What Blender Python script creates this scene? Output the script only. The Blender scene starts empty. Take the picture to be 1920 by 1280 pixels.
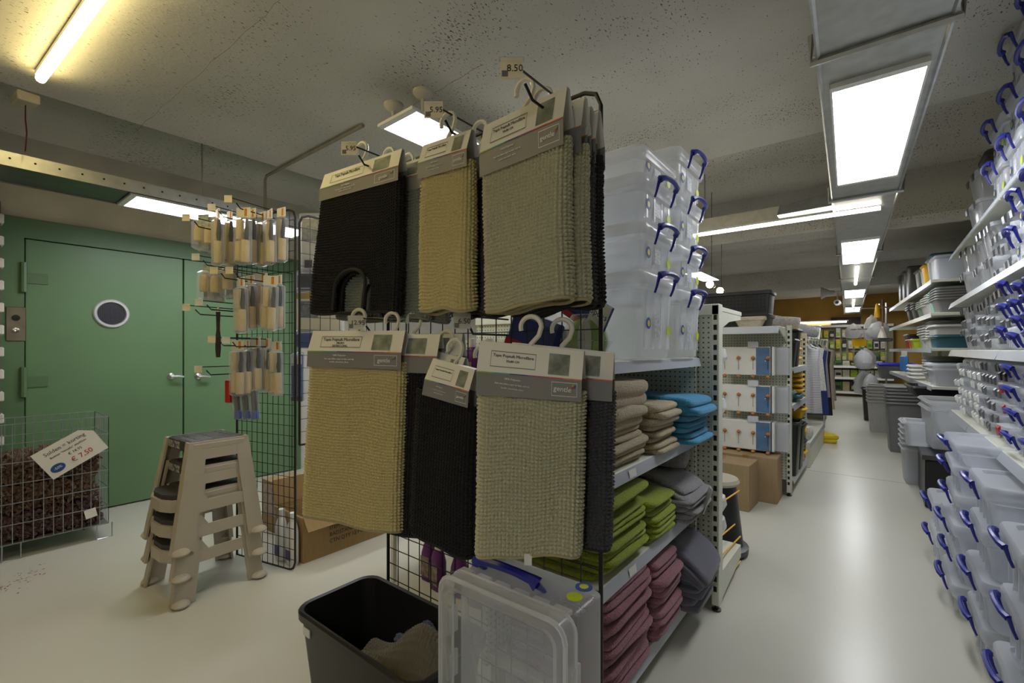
import bpy, bmesh, math, random
import numpy as np
from mathutils import Vector, Matrix, Euler
random.seed(7); np.random.seed(7)
SC = bpy.context.scene
COL = SC.collection

# ------------------------------------------------------------------ camera
CH = 1.3; YAW = math.radians(38.2); FPX = 870.0; HZ = 656.0
cam_d = bpy.data.cameras.new('camera'); cam = bpy.data.objects.new('camera', cam_d); COL.objects.link(cam)
cam_d.sensor_width = 36; cam_d.lens = FPX/1920*36; cam_d.shift_y = (HZ-640)/1920
cam_d.clip_start = 0.02; cam_d.clip_end = 100
cam.location = (0, 0, CH); cam.rotation_euler = (math.pi/2, 0, YAW)
SC.camera = cam
# ------------------------------------------------------------------ world / exposure (indoor: all light comes from the lamps built below)
w = bpy.data.worlds.new('world'); SC.world = w; w.use_nodes = True
w.node_tree.nodes['Background'].inputs[0].default_value = (.6, .63, .7, 1)
w.node_tree.nodes['Background'].inputs[1].default_value = 0.05
SC.view_settings.view_transform = 'Standard'; SC.view_settings.look = 'None'
SC.view_settings.gamma = 1; SC.view_settings.use_curve_mapping = False
SC.view_settings.exposure = 0.6
SC.cycles.transparent_max_bounces = 20; SC.cycles.max_bounces = 6; SC.cycles.diffuse_bounces = 4; SC.cycles.glossy_bounces = 2
SC.cycles.use_adaptive_sampling = True; SC.cycles.adaptive_threshold = .03
LED_COOL = 11      # strength of the ceiling led panels
TUBE_WARM = 17.0    # strength of the warm tube lamps

# ------------------------------------------------------------------ pixel helpers (a pixel is only a direction)
Fv = Vector((-math.sin(YAW), math.cos(YAW), 0)); Rv = Vector((math.cos(YAW), math.sin(YAW), 0)); Zv = Vector((0, 0, 1))
def ray(px, py): return Fv + Rv*((px-960)/FPX) + Zv*((HZ-py)/FPX)
def W(px, py, d): return Vector((0, 0, CH)) + ray(px, py)*d
def onZ(px, py, z): return W(px, py, (z-CH)/ray(px, py).z)
def onX(px, py, X): return W(px, py, X/ray(px, py).x)
def onY(px, py, Y): return W(px, py, Y/ray(px, py).y)

# ------------------------------------------------------------------ materials
def S(r, g, b):
    f = lambda c: (c/255/12.92) if c/255 <= .04045 else ((c/255+.055)/1.055)**2.4
    return (f(r), f(g), f(b), 1)
MATS = {}
def new(name):
    m = bpy.data.materials.new(name); m.use_nodes = True; MATS[name] = m
    nt = m.node_tree; return m, nt, nt.nodes['Principled BSDF']
def setp(b, **k):
    for n, v in k.items(): b.inputs[n.replace('_', ' ')].default_value = v
def mix_color(nt, fac, c1, c2, b):
    mx = nt.nodes.new('ShaderNodeMix'); mx.data_type = 'RGBA'
    nt.links.new(fac, mx.inputs['Factor'])
    for s, c in (('A', c1), ('B', c2)):
        if isinstance(c, tuple): mx.inputs[s].default_value = c
        else: nt.links.new(c, mx.inputs[s])
    if b: nt.links.new(mx.outputs['Result'], b.inputs['Base Color'])
    return mx.outputs['Result']
def noise(nt, scale, detail=3, rough=.5, obj=True, sc=(1,1,1)):
    tc = nt.nodes.new('ShaderNodeTexCoord'); mp = nt.nodes.new('ShaderNodeMapping'); mp.inputs['Scale'].default_value = sc
    nt.links.new(tc.outputs['Object'], mp.inputs['Vector'])
    n = nt.nodes.new('ShaderNodeTexNoise'); n.inputs['Scale'].default_value = scale; n.inputs['Detail'].default_value = detail; n.inputs['Roughness'].default_value = rough
    nt.links.new(mp.outputs['Vector'], n.inputs['Vector']); return n.outputs['Fac']
def ramp(nt, fac, a, b):
    r = nt.nodes.new('ShaderNodeMapRange'); r.inputs['From Min'].default_value = a; r.inputs['From Max'].default_value = b
    nt.links.new(fac, r.inputs['Value']); return r.outputs['Result']
def bump(nt, b, fac, strength, dist=.01):
    bp = nt.nodes.new('ShaderNodeBump'); bp.inputs['Strength'].default_value = strength; bp.inputs['Distance'].default_value = dist
    nt.links.new(fac, bp.inputs['Height']); nt.links.new(bp.outputs['Normal'], b.inputs['Normal'])
def M(name, col, rough=.5, metal=0, var=.12, scale=12, spec=.5, bmp=0, bscale=80, **k):
    """plain procedural material: base colour with a soft noise variation"""
    if name in MATS: return MATS[name]
    m, nt, b = new(name); setp(b, Roughness=rough, Metallic=metal); b.inputs['Specular IOR Level'].default_value = spec
    if var:
        c2 = tuple(max(0, c*(1-var*2)) for c in col[:3])+(1,)
        mix_color(nt, ramp(nt, noise(nt, scale), .3, .75), c2, col, b)
    else: b.inputs['Base Color'].default_value = col
    if bmp: bump(nt, b, noise(nt, bscale, 2), bmp)
    setp(b, **k); return m
def clear_mat(name, col, opac, rough=.2, trans=.5):
    m, nt, b = new(name); out = nt.nodes['Material Output']
    setp(b, Base_Color=col, Roughness=rough); b.inputs['Specular IOR Level'].default_value = .6
    tr = nt.nodes.new('ShaderNodeBsdfTransparent'); tr.inputs[0].default_value = (.95, .96, .98, 1)
    tl = nt.nodes.new('ShaderNodeBsdfTranslucent'); tl.inputs[0].default_value = col
    a = nt.nodes.new('ShaderNodeMixShader'); a.inputs[0].default_value = trans
    nt.links.new(b.outputs[0], a.inputs[1]); nt.links.new(tl.outputs[0], a.inputs[2])
    fr = nt.nodes.new('ShaderNodeLayerWeight'); fr.inputs[0].default_value = .35
    mr = nt.nodes.new('ShaderNodeMapRange'); mr.inputs['To Min'].default_value = opac; mr.inputs['To Max'].default_value = min(1, opac+.45)
    nt.links.new(fr.outputs['Facing'], mr.inputs['Value'])
    c = nt.nodes.new('ShaderNodeMixShader'); nt.links.new(mr.outputs['Result'], c.inputs[0])
    nt.links.new(tr.outputs[0], c.inputs[1]); nt.links.new(a.outputs[0], c.inputs[2])
    nt.links.new(c.outputs[0], out.inputs['Surface']); return m
def emit_mat(name, col, strength):
    m, nt, b = new(name); setp(b, Base_Color=(.8, .8, .8, 1)); b.inputs['Emission Color'].default_value = col; b.inputs['Emission Strength'].default_value = strength
    return m

# ------------------------------------------------------------------ mesh helpers
class MB:
    def __init__(s): s.v = []; s.f = []; s.mi = []; s.cur = 0
    def add(s, vs, fs):
        o = len(s.v); s.v += [tuple(p) for p in vs]; s.f += [tuple(i+o for i in f) for f in fs]; s.mi += [s.cur]*len(fs); return s
    def box(s, x0, x1, y0, y1, z0, z1):
        v = [(x0,y0,z0),(x1,y0,z0),(x1,y1,z0),(x0,y1,z0),(x0,y0,z1),(x1,y0,z1),(x1,y1,z1),(x0,y1,z1)]
        return s.add(v, [(0,3,2,1),(4,5,6,7),(0,1,5,4),(1,2,6,5),(2,3,7,6),(3,0,4,7)])
    def bbox(s, x0, x1, y0, y1, z0, z1, b=.005):
        """box with chamfered vertical and horizontal edges"""
        r = [ring(x1-x0-2*b, y1-y0-2*b, b, z0, 1), ring(x1-x0, y1-y0, b, z0+b, 1), ring(x1-x0, y1-y0, b, z1-b, 1), ring(x1-x0-2*b, y1-y0-2*b, b, z1, 1)]
        cx, cy = (x0+x1)/2, (y0+y1)/2
        return s.loft([[(p[0]+cx, p[1]+cy, p[2]) for p in q] for q in r], True, True)
    def loft(s, rings, cap0=False, cap1=False, closed=True):
        n = len(rings[0]); o = []; vs = [p for r in rings for p in r]; fs = []
        for i in range(len(rings)-1):
            for j in range(n if closed else n-1):
                a = i*n+j; b = i*n+(j+1) % n; fs.append((a, b, b+n, a+n))
        if cap0: fs.append(tuple(reversed(range(n))))
        if cap1: fs.append(tuple(range((len(rings)-1)*n, len(rings)*n)))
        return s.add(vs, fs)
    def tube(s, pts, r, n=6, cap=True, rs=None):
        pts = [Vector(p) for p in pts]; rings = []
        for i, p in enumerate(pts):
            t = (pts[min(i+1, len(pts)-1)]-pts[max(i-1, 0)]).normalized()
            a = t.orthogonal().normalized() if i == 0 else (prev - t*prev.dot(t)).normalized()
            prev = a; b = t.cross(a); rr = rs[i] if rs else r
            rings.append([tuple(p+(a*math.cos(k*2*math.pi/n)+b*math.sin(k*2*math.pi/n))*rr) for k in range(n)])
        return s.loft(rings, cap, cap)
    def lathe(s, prof, n=16, c=(0,0,0), axis='z', cap=True):
        rings = []
        for r, z in prof:
            rg = []
            for k in range(n):
                a = 2*math.pi*k/n; p = (r*math.cos(a), r*math.sin(a), z)
                if axis == 'x': p = (z, p[0], p[1])
                if axis == 'y': p = (p[1], z, p[0])
                rg.append((p[0]+c[0], p[1]+c[1], p[2]+c[2]))
            rings.append(rg)
        return s.loft(rings, cap, cap)
    def prism(s, poly, a, b, axis='y'):
        """extrude a 2d polygon (u,v) along axis from a to b; axis y: u=x,v=z; x: u=y,v=z; z: u=x,v=y"""
        def P(u, v, t): return {'y': (u, t, v), 'x': (t, u, v), 'z': (u, v, t)}[axis]
        n = len(poly); vs = [P(u, v, a) for u, v in poly]+[P(u, v, b) for u, v in poly]
        fs = [tuple(reversed(range(n))), tuple(range(n, 2*n))]+[(i, (i+1) % n, (i+1) % n+n, i+n) for i in range(n)]
        return s.add(vs, fs)
    def quad(s, a, b, c, d): return s.add([a, b, c, d], [(0, 1, 2, 3)])
    def xf(s, m):
        s.v = [tuple(m @ Vector(p)) for p in s.v]; return s
    def mesh(s, name, mats, smooth=False, fix=True):
        me = bpy.data.meshes.new(name); me.from_pydata(s.v, [], s.f); 
        for m in (mats if isinstance(mats, (list, tuple)) else [mats]): me.materials.append(m)
        me.polygons.foreach_set('material_index', s.mi)
        if fix:
            bm = bmesh.new(); bm.from_mesh(me); bmesh.ops.recalc_face_normals(bm, faces=bm.faces); bm.to_mesh(me); bm.free()
        if smooth:
            me.polygons.foreach_set('use_smooth', [True]*len(me.polygons))
            try: me.set_sharp_from_angle(angle=math.radians(40))
            except Exception: pass
        me.update(); return me
def ring(wd, dp, r, z, n=3, cx=0, cy=0):
    r = min(r, wd/2-1e-4, dp/2-1e-4); o = []
    for k, (sx, sy) in enumerate(((1,1),(-1,1),(-1,-1),(1,-1))):
        for i in range(n+1):
            a = k*math.pi/2+i*math.pi/2/n
            o.append((cx+sx*(wd/2-r)+r*math.cos(a), cy+sy*(dp/2-r)+r*math.sin(a), z))
    return o
def link(o, parent=None, loc=None, rot=None):
    COL.objects.link(o)
    if parent: o.parent = parent
    if loc is not None: o.location = loc
    if rot is not None: o.rotation_euler = rot if not isinstance(rot, (int, float)) else (0, 0, rot)
    return o
def thing(name, label, cat, loc=(0,0,0), rot=0, group=None):
    o = bpy.data.objects.new(name, None); o.empty_display_size = .05; link(o, None, loc, rot); return tag(o, label, cat, group)
def tag(o, label, cat, group=None):
    o['label'] = label; o['category'] = cat
    if group: o['group'] = group
    return o
def part(name, mesh, parent, loc=None, rot=None, mat=None, scale=None):
    o = bpy.data.objects.new(name, mesh); link(o, parent, loc, rot)
    if scale is not None: o.scale = scale
    if mat: o.material_slots[0].link = 'OBJECT'; o.material_slots[0].material = mat
    return o
def single(name, mesh, label, cat, loc=(0,0,0), rot=0, group=None, mat=None): return tag(part(name, mesh, None, loc, rot, mat), label, cat, group)
def struct(name, mesh, parent=None, loc=None, rot=None):
    o = part(name, mesh, parent, loc, rot)
    if not parent: o['kind'] = 'structure'
    return o
def text_mesh(body, size, mat, align='CENTER', ext=.0004):
    key = ('T', body, size, mat.name, align)
    if key in MATS: return MATS[key]
    c = bpy.data.curves.new('lettering', 'FONT'); c.body = body; c.size = size; c.align_x = align; c.align_y = 'CENTER'; c.extrude = ext; c.resolution_u = 2
    o = bpy.data.objects.new('lettering_tmp', c); COL.objects.link(o)
    bpy.context.view_layer.update()
    me = bpy.data.meshes.new_from_object(o.evaluated_get(bpy.context.evaluated_depsgraph_get())); me.name = 'lettering'
    bpy.data.objects.remove(o); bpy.data.curves.remove(c)
    me.materials.clear(); me.materials.append(mat); MATS[key] = me; return me
def text(body, size, mat, parent, mtx, align='CENTER', name='lettering'):
    """mtx: 4x4 in the parent's space; text lies in the local xy plane reading along +x"""
    o = bpy.data.objects.new(name, text_mesh(body, size, mat, align)); COL.objects.link(o); o.parent = parent; o.matrix_local = mtx; return o
def frame(o, x, y):
    """matrix with origin o, x axis x, y axis as near y as possible"""
    x = Vector(x).normalized(); y = Vector(y); y = (y-x*y.dot(x)).normalized(); z = x.cross(y)
    m = Matrix(((x.x, y.x, z.x, o[0]), (x.y, y.y, z.y, o[1]), (x.z, y.z, z.z, o[2]), (0, 0, 0, 1))); return m
CACHE = {}
def cached(key, fn):
    if key not in CACHE: CACHE[key] = fn()
    return CACHE[key]
NTH = ['lowest', 'second lowest', 'third lowest', 'fourth lowest', 'fifth lowest', 'sixth lowest', 'seventh lowest', 'eighth lowest']
CNT = ['first', 'second', 'third', 'fourth', 'fifth', 'sixth', 'seventh', 'eighth', 'ninth', 'tenth', 'eleventh', 'twelfth', 'thirteenth', 'fourteenth']
def nth(i, n): return 'topmost' if i == n-1 and n > 1 else NTH[i]

# ------------------------------------------------------------------ material library
def ceiling_mat():
    m, nt, b = new('concrete_ceiling'); setp(b, Roughness=.85)
    base = mix_color(nt, ramp(nt, noise(nt, 1.3, 4), .3, .7), S(196, 193, 186), S(214, 211, 204), None)
    sp = noise(nt, 120, 2, .55, sc=(1, .42, 1)); area = noise(nt, 2.6, 3, sc=(.35, 1, 1))
    mul = nt.nodes.new('ShaderNodeMath'); mul.operation = 'MULTIPLY_ADD'; nt.links.new(area, mul.inputs[0]); mul.inputs[1].default_value = .34; nt.links.new(sp, mul.inputs[2])
    mix_color(nt, ramp(nt, mul.outputs[0], .815, .855), base, S(86, 80, 72), b)
    bump(nt, b, sp, .25, .006); return m
def floor_mat():
    m, nt, b = new('epoxy_floor'); 
    mix_color(nt, noise(nt, 1.1, 3), S(194, 192, 180), S(208, 205, 193), b)
    setp(b, Roughness=.27); return m
def perf_mat(name, col, hole, pitch, r):
    """pegboard: dark round holes on a regular pitch, object x / y+z coordinates"""
    m, nt, b = new(name); setp(b, Roughness=.5)
    tc = nt.nodes.new('ShaderNodeTexCoord'); sx = nt.nodes.new('ShaderNodeSeparateXYZ'); nt.links.new(tc.outputs['Object'], sx.inputs[0])
    def mth(op, a, v=None, c=None):
        n = nt.nodes.new('ShaderNodeMath'); n.operation = op
        nt.links.new(a, n.inputs[0])
        if v is not None:
            if isinstance(v, float): n.inputs[1].default_value = v
            else: nt.links.new(v, n.inputs[1])
        return n.outputs[0]
    h = mth('ADD', sx.outputs[0], sx.outputs[1])
    d = []
    for q in (h, sx.outputs[2]):
        fr = mth('FRACT', mth('MULTIPLY', q, 1/pitch)); s_ = mth('SUBTRACT', fr, .5); d.append(mth('MULTIPLY', s_, s_))
    dist = mth('SQRT', mth('ADD', d[0], d[1]))
    mix_color(nt, ramp(nt, dist, r/pitch-.04, r/pitch+.04), hole, col, b); return m
def terry(name, col, bscale=170, st=1.0):
    m, nt, b = new(name); setp(b, Roughness=.95); b.inputs['Sheen Weight'].default_value = .3
    n = noise(nt, bscale, 3, .6); c2 = tuple(c*.6 for c in col[:3])+(1,)
    mix_color(nt, ramp(nt, n, .3, .6), c2, col, b); bump(nt, b, n, st, .007); return m
def tufted(name, col):
    m, nt, b = new(name); setp(b, Roughness=.9); b.inputs['Specular IOR Level'].default_value = .2; b.inputs['Sheen Weight'].default_value = .15
    n = noise(nt, 420, 2); c2 = tuple(c*.9 for c in col[:3])+(1,)
    mix_color(nt, ramp(nt, n, .3, .65), c2, col, b); bump(nt, b, n, .12, .001); return m
def wood_carton(name, col):
    m, nt, b = new(name); setp(b, Roughness=.85); n = noise(nt, 60, 3, sc=(1, 1, .15))
    mix_color(nt, ramp(nt, n, .2, .8), tuple(c*.82 for c in col[:3])+(1,), col, b); return m
ceil_m = ceiling_mat(); floor_m = floor_mat()
white_wall = M('painted_wall', S(206, 202, 192), .8, bmp=.2, bscale=30, scale=3)
green_paint = M('green_paint', S(104, 136, 98), .42, scale=1.5, var=.08, bmp=.06, bscale=9)
green_dark = M('green_frame_paint', S(94, 124, 88), .45, scale=2, var=.08)
seam_dark = M('seam_shadow_gap', S(28, 36, 28), .9, var=0)
ochre = M('ochre_wall', S(186, 148, 74), .8, scale=2)
galv = M('galvanised_steel', S(196, 198, 198), .38, .85, scale=18, var=.1)
steel = M('chrome_steel', S(210, 212, 215), .22, 1, var=.04)
blackwire = M('black_wire', S(44, 42, 40), .45, .3, var=.05)
zincwire = M('zinc_wire', S(188, 194, 204), .3, .8, var=.05)
cream = M('cream_steel', S(218, 218, 202), .42, scale=6, var=.04)
creamperf = perf_mat('cream_pegboard', S(204, 206, 190), S(66, 70, 62), .025, .0042)
white_pl = M('white_plastic', S(232, 232, 230), .35, var=.03)
grey_strip = clear_mat('price_strip_plastic', S(205, 210, 220), .82, .25, .2)
clear_pl = clear_mat('clear_polypropylene', S(240, 241, 243), .30, .15, .5)
water_pl = clear_mat('water_clear_plastic', S(238, 241, 246), .13, .12, .4)
frost_pl = clear_mat('frosted_polypropylene', S(242, 245, 252), .44, .12, .45)
milky_pl = clear_mat('milky_polypropylene', S(240, 242, 246), .5, .25, .5)
bag_pl = clear_mat('polythene_bag', S(235, 238, 245), .14, .12, .3)
blue_pl = M('blue_plastic', S(36, 44, 150), .3, var=.05)
black_pl = M('black_plastic', S(34, 33, 32), .38, var=.08)
char_pl = M('charcoal_plastic', S(70, 71, 72), .4, var=.05)
midgrey_pl = M('mid_grey_plastic', S(112, 112, 112), .42, var=.05)
ltgrey_pl = M('light_grey_plastic', S(176, 176, 172), .45, var=.05)
taupe_pl = M('taupe_plastic', S(186, 176, 158), .42, scale=8, var=.04)
tread_pl = M('tread_plastic', S(62, 60, 60), .6, bmp=.3, bscale=60, var=.05)
teal_pl = M('teal_plastic', S(44, 92, 104), .4, var=.05); mint_pl = M('mint_plastic', S(128, 182, 160), .4, var=.05); sage_pl = M('sage_plastic', S(120, 140, 124), .4, var=.05)
yellow_pl = M('yellow_plastic', S(236, 182, 28), .4, var=.05); red_pl = M('red_plastic', S(180, 40, 36), .4, var=.05)
silver_pl = M('silver_clip_plastic', S(120, 122, 126), .3, .5, var=.1)
card_white = M('white_card', S(226, 224, 216), .42, var=.03); card_grey = M('grey_card', S(134, 132, 130), .45, var=.03)
ink = M('black_ink', S(40, 38, 38), .7, var=0); inkwhite = M('white_ink', S(238, 238, 238), .6, var=0); inkred = M('red_ink', S(190, 36, 36), .7, var=0); inkblue = M('blue_ink', S(44, 78, 150), .6, var=0)
inkgrey = M('grey_ink', S(120, 118, 114), .7, var=0)
photo_m = M('printed_bathroom_picture', S(150, 158, 140), .5, scale=30, var=.35)
orange_p = M('orange_print', S(222, 138, 40), .6, var=.2, scale=60)
paper = clear_mat('yellowed_paper', S(240, 232, 208), .98, .6, .5); paper_w = M('white_paper', S(236, 234, 228), .7, var=.03); tag_w_m = clear_mat('white_tag_paper', S(238, 236, 228), .98, .6, .5)
carton = wood_carton('corrugated_cardboard', S(172, 142, 96)); carton2 = wood_carton('brown_cardboard', S(164, 138, 102))
tan_roll = M('tan_roller_fleece', S(222, 200, 150), .95, bmp=.5, bscale=200, var=.06)
sage_t = tufted('sage_chenille', S(192, 190, 160)); sand_t = tufted('sand_chenille', S(212, 197, 142)); dove_t = tufted('dove_grey_chenille', S(132, 138, 126)); black_t = tufted('black_chenille', S(36, 34, 35)); anth_t = tufted('anthracite_chenille', S(78, 78, 82))
lining = M('mat_lining', S(176, 166, 130), .9, var=.05); lining_d = M('dark_mat_lining', S(44, 42, 42), .9, var=.05); lining_g = M('grey_mat_lining', S(130, 132, 120), .9, var=.05)
beige_w = terry('beige_terry', S(204, 188, 156)); blue_w = terry('sky_blue_terry', S(64, 158, 204)); lime_w = terry('lime_terry', S(160, 176, 34)); grey_w = terry('grey_terry', S(158, 156, 158)); pink_w = terry('mauve_terry', S(168, 112, 126)); slate_w = terry('slate_fabric', S(104, 102, 116), 400, .3)
rug_b = terry('brown_shaggy', S(108, 80, 60), 60, 1.0); rug_p = terry('aubergine_shaggy', S(98, 66, 66), 60, 1.0)
led_m = emit_mat('led_panel_diffuser', (.94, .97, 1, 1), LED_COOL); tube_m = emit_mat('warm_tube_diffuser', (1, .79, .32, 1), TUBE_WARM); tube_c = emit_mat('neutral_tube_diffuser', (1, .93, .78, 1), 9)
spot_m = emit_mat('spot_lamp_face', (1, .8, .5, 1), 30)
# ================================================================== THE ROOM
XL, XR, YB, YF, ZC, ZH, XS, YS = -4.97, 1.02, -2.6, 16.6, 2.70, 2.88, -3.65, 3.62
fl = struct('floor', MB().box(XL-.1, XR+.1, YB-.1, YF+.1, -.1, 0).mesh('floor', floor_m))
part('expansion_joint', MB().box(XL, XR, 5.93, 5.936, -.002, .0006).mesh('joint', M('joint_filler', S(112, 110, 102), .8)), fl)
ce = struct('ceiling', MB().box(XL-.1, XR+.1, YB-.1, YF+.1, ZH, ZH+.1).mesh('ceiling', ceil_m))
# the slab over the front of the shop hangs lower, with rounded edges
r_ = .05; ed = [(0, ZH), (0, ZC+r_), (.3*r_, ZC+.3*r_), (r_, ZC)]
sl = MB(); rings = []
for dx, z in ed: rings.append([(XS+dx, YB-.1, z), (XR+.1, YB-.1, z), (XR+.1, YS-dx, z), (XS+dx, YS-dx, z)])
sl.loft(rings, True, True)
struct('lower_slab', sl.mesh('lower_slab', ceil_m, True), ce)
# cracks / casting seams in the concrete
for (a, b) in (((250, 250), (560, -30)), ((705, 240), (905, 120))):
    p, q = onZ(*a, ZC), onZ(*b, ZC); pts = []
    for i in range(24):
        t = i/23; c = p.lerp(q, t); pts.append((c.x, c.y+.004*math.sin(i*1.7)+random.uniform(-.003, .003), ZC-.0005))
    part('crack', MB().tube(pts, .0007, 4).mesh('crack', M('crack_grey', S(120, 112, 100), .9, var=0)), ce)  # each crack is a thin line in plain grey
# down-stand beams across the room further back
for i, (y0, y1, z) in enumerate(((5.35, 5.75, 2.45), (10.6, 11.0, 2.45))):
    part('beam', MB().bbox(XS, XR, y0, y1, z, ZH+.02, .02).mesh('beam', ceil_m), ce)
struct('wall_right', MB().box(XR, XR+.1, YB, YF, 0, ZH).mesh('wall', M('dim_wall', S(150, 138, 118), .8, scale=2)))
struct('wall_back', MB().box(XL, XR, YF, YF+.1, 0, ZH).mesh('wall', ochre))
struct('wall_front', MB().box(XL, XR, YB-.1, YB, 0, ZH).mesh('wall', white_wall))
wl = MB().box(XL-.1, XL, YB, .28, 0, ZH); wl.box(XL-.1, XL, 2.56, YF, 0, ZH); wl.box(XL-.1, XL, .28, 2.56, 2.28, ZH)
wall_left = struct('wall_left', wl.mesh('wall', white_wall))
# white brick pier at the far left, each brick its own piece
pier = struct('wall_pier', MB().box(XL, -4.82, -.9, .34, 0, 2.34).mesh('pier', M('mortar', S(120, 116, 108), .9)))
brickm = M('white_brick', S(222, 218, 208), .7, bmp=.3, bscale=40)
bme = MB().bbox(-.115, .115, -.06, .06, 0, .068, .006).mesh('brick', brickm)
k = 0
for c in range(30):
    z = .004+c*.078
    for j in range(3):
        y = .24-(c % 2)*.12-j*.245
        part('brick', bme, pier, (-4.875+random.uniform(0, .004), y, z), math.pi/2)
# ---- the green double door
d1 = struct('door_1', MB().mesh('door', green_dark)) if False else None
XD = XL+.0
Y0, YM, Y1, ZD = .466, 1.47, 2.47, 2.13
fm = MB(); fm.box(XD-.06, XD+.015, .28, Y0, 0, 2.28); fm.box(XD-.06, XD+.015, Y1, 2.56, 0, 2.28); fm.box(XD-.06, XD+.015, Y0, Y1, ZD, 2.28)
door = struct('door_1', fm.mesh('door', green_dark))
part('gap', MB().box(XD-.07, XD-.045, Y0, Y1, 0, ZD).mesh('gap', seam_dark), door)
for ya, yb in ((Y0+.006, YM-.005), (YM+.005, Y1-.006)):
    part('door_leaf', MB().bbox(XD-.045, XD+.008, ya, yb, .01, ZD-.006, .004).mesh('leaf', green_paint), door)
# round porthole
pc = onX(209, 588, XD+.008)
rg = MB(); n = 28; R1, R2 = .118, .090
rg.lathe([(R2, -.004), (R1-.004, -.004), (R1, .006), (R1-.008, .018), (R2+.006, .018), (R2, .006), (R2, -.004)], 28, axis='x', cap=False)
ph = part('porthole', rg.mesh('porthole', M('brushed_ring', S(214, 214, 218), .35, .3, var=.04), True), door, (XD+.008, pc.y, pc.z))
mesh_dark = perf_mat('porthole_mesh', S(46, 46, 62), S(24, 24, 30), .012, .005)
part('pane', MB().lathe([(.001, 0), (.1, 0), (.1, .003), (.001, .003)], 28, axis='x').mesh('pane', mesh_dark), ph)
# lever knobs
for px in (320, 371):
    kp = onX(px, 705, XD+.008); kb = MB(); kb.lathe([(.028, 0), (.028, .006), (.012, .01), (.011, .05)], 12, axis='x')
    h = part('knob', kb.mesh('knob', steel, True), door, (XD+.008, kp.y, kp.z))
    part('lever', MB().tube([(.05, -.01, 0), (.055, .05, 0), (.052, .085, -.006)], .012, 8).mesh('lever', steel, True), h)
# hinges
for py in (520, 716):
    hp = onX(45, py, XD+.01); hb = MB(); hb.tube([(.02, 0, -.11), (.02, 0, .11)], .018, 8); hb.box(0, .008, 0, .13, -.04, .04)
    part('hinge', hb.mesh('hinge', green_dark, True), door, (XD+.008, Y0-.004, hp.z))
# lock plate of the door on its frame
lp = onX(22, 607, XD+.015)
pl = thing('key_switch', 'brushed steel key switch plate on the green frame beside the brick pier', 'switch', (XD+.0155, lp.y+.02, lp.z))
part('plate', MB().bbox(0, .008, -.05, .05, -.125, .125, .004).mesh('plate', M('brushed_steel', S(150, 140, 124), .4, .7)), pl)
part('camera_eye', MB().lathe([(.022, 0), (.022, .004), (.001, .005)], 14, axis='x').mesh('eye', black_pl, True), pl, (.008, 0, .045))
part('key_barrel', MB().lathe([(.02, 0), (.018, .008), (.008, .01), (.001, .006)], 14, axis='x').mesh('barrel', steel, True), pl, (.008, 0, -.045))
# red and white notice on the pier edge
ntc = thing('notice', 'red and white notice sheet on the white brick pier', 'sign', (-4.815, .2, 1.25))
part('sheet', MB().box(0, .004, -.12, .115, -.02, .56).mesh('sheet', paper_w), ntc)
for z0, z1 in ((.28, .52), (.06, .24)): part('print_block', MB().box(.004, .005, -.11, .10, z0, z1).mesh('print', inkred), ntc)

# ================================================================== LAMPS, DUCTS AND TRAYS
def led_panel(name, label, corners, drop=.0, th=.012, fr=.028, group='led ceiling panels'):
    """corners: four points counter-clockwise seen from below at the panel's lower face"""
    c = sum(corners, Vector())/4; t = thing(name, label, 'ceiling light', (c.x, c.y, c.z), 0, group)
    q = [p-c for p in corners]; inn = [p-p.normalized()*fr*1.3 for p in q]
    m = MB(); up = Vector((0, 0, th))
    for i in range(4):
        j = (i+1) % 4; m.add([q[i], q[j], inn[j], inn[i], q[i]+up, q[j]+up, inn[j]+up, inn[i]+up], [(0,1,2,3), (4,7,6,5), (0,4,5,1), (3,2,6,7)])
    m.add([p+up for p in q]+[p+up*1.25 for p in q], [(0,1,2,3), (4,7,6,5), (0,4,5,1), (1,5,6,2), (2,6,7,3), (3,7,4,0)])
    part('frame', m.mesh('frame', white_pl), t)
    dz = Vector((0, 0, .003)); part('diffuser', MB().add([p+dz for p in inn]+[p+up*.9 for p in inn], [(0,1,2,3), (4,7,6,5), (0,4,5,1), (1,5,6,2), (2,6,7,3), (3,7,4,0)]).mesh('diffuser', led_m), t)
    return t
DZ = 2.33   # lower face of the aisle duct
# the aisle duct is not quite parallel to the shelving: centre line through these points
def dctr(y): return .026-(y-1.62)*.0395-(0 if y < 4 else 0)
def dwid(y): return .176
def duct(y0, y1, z0, z1, wd, name='duct_section'):
    m = MB(); a, b = dctr(y0), dctr(y1)
    m.add([(a-wd, y0, z0), (a+wd, y0, z0), (b+wd, y1, z0), (b-wd, y1, z0), (a-wd, y0, z1), (a+wd, y0, z1), (b+wd, y1, z1), (b-wd, y1, z1)], [(0,3,2,1),(4,5,6,7),(0,1,5,4),(1,2,6,5),(2,3,7,6),(3,0,4,7)])
    # turned lips along both lower edges
    for s in (-1, 1): m.tube([(a+s*wd, y0, z0), (b+s*wd, y1, z0)], .008, 5)
    return part(name, m.mesh(name, galv), DUCT)
DUCT = thing('air_duct', 'long galvanised duct running under the ceiling above the right aisle', 'duct', (0, 0, 0))
segs = [(-2.3, .2), (.2, 2.0), (2.0, 3.95), (3.95, 6.2), (6.2, 8.4), (8.4, 10.8), (10.8, 13.2), (13.2, 16.4)]
for i, (a, b) in enumerate(segs):
    duct(a+.004, b-.004, DZ+.02, DZ+.11, .178)
    m = MB(); c = dctr(b); m.tube([(c-.20, b, DZ+.11), (c-.20, b, DZ+.012), (c+.20, b, DZ+.012), (c+.20, b, DZ+.11)], .014, 6)
    part('joint_flange', m.mesh('flange', galv), DUCT)
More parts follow.
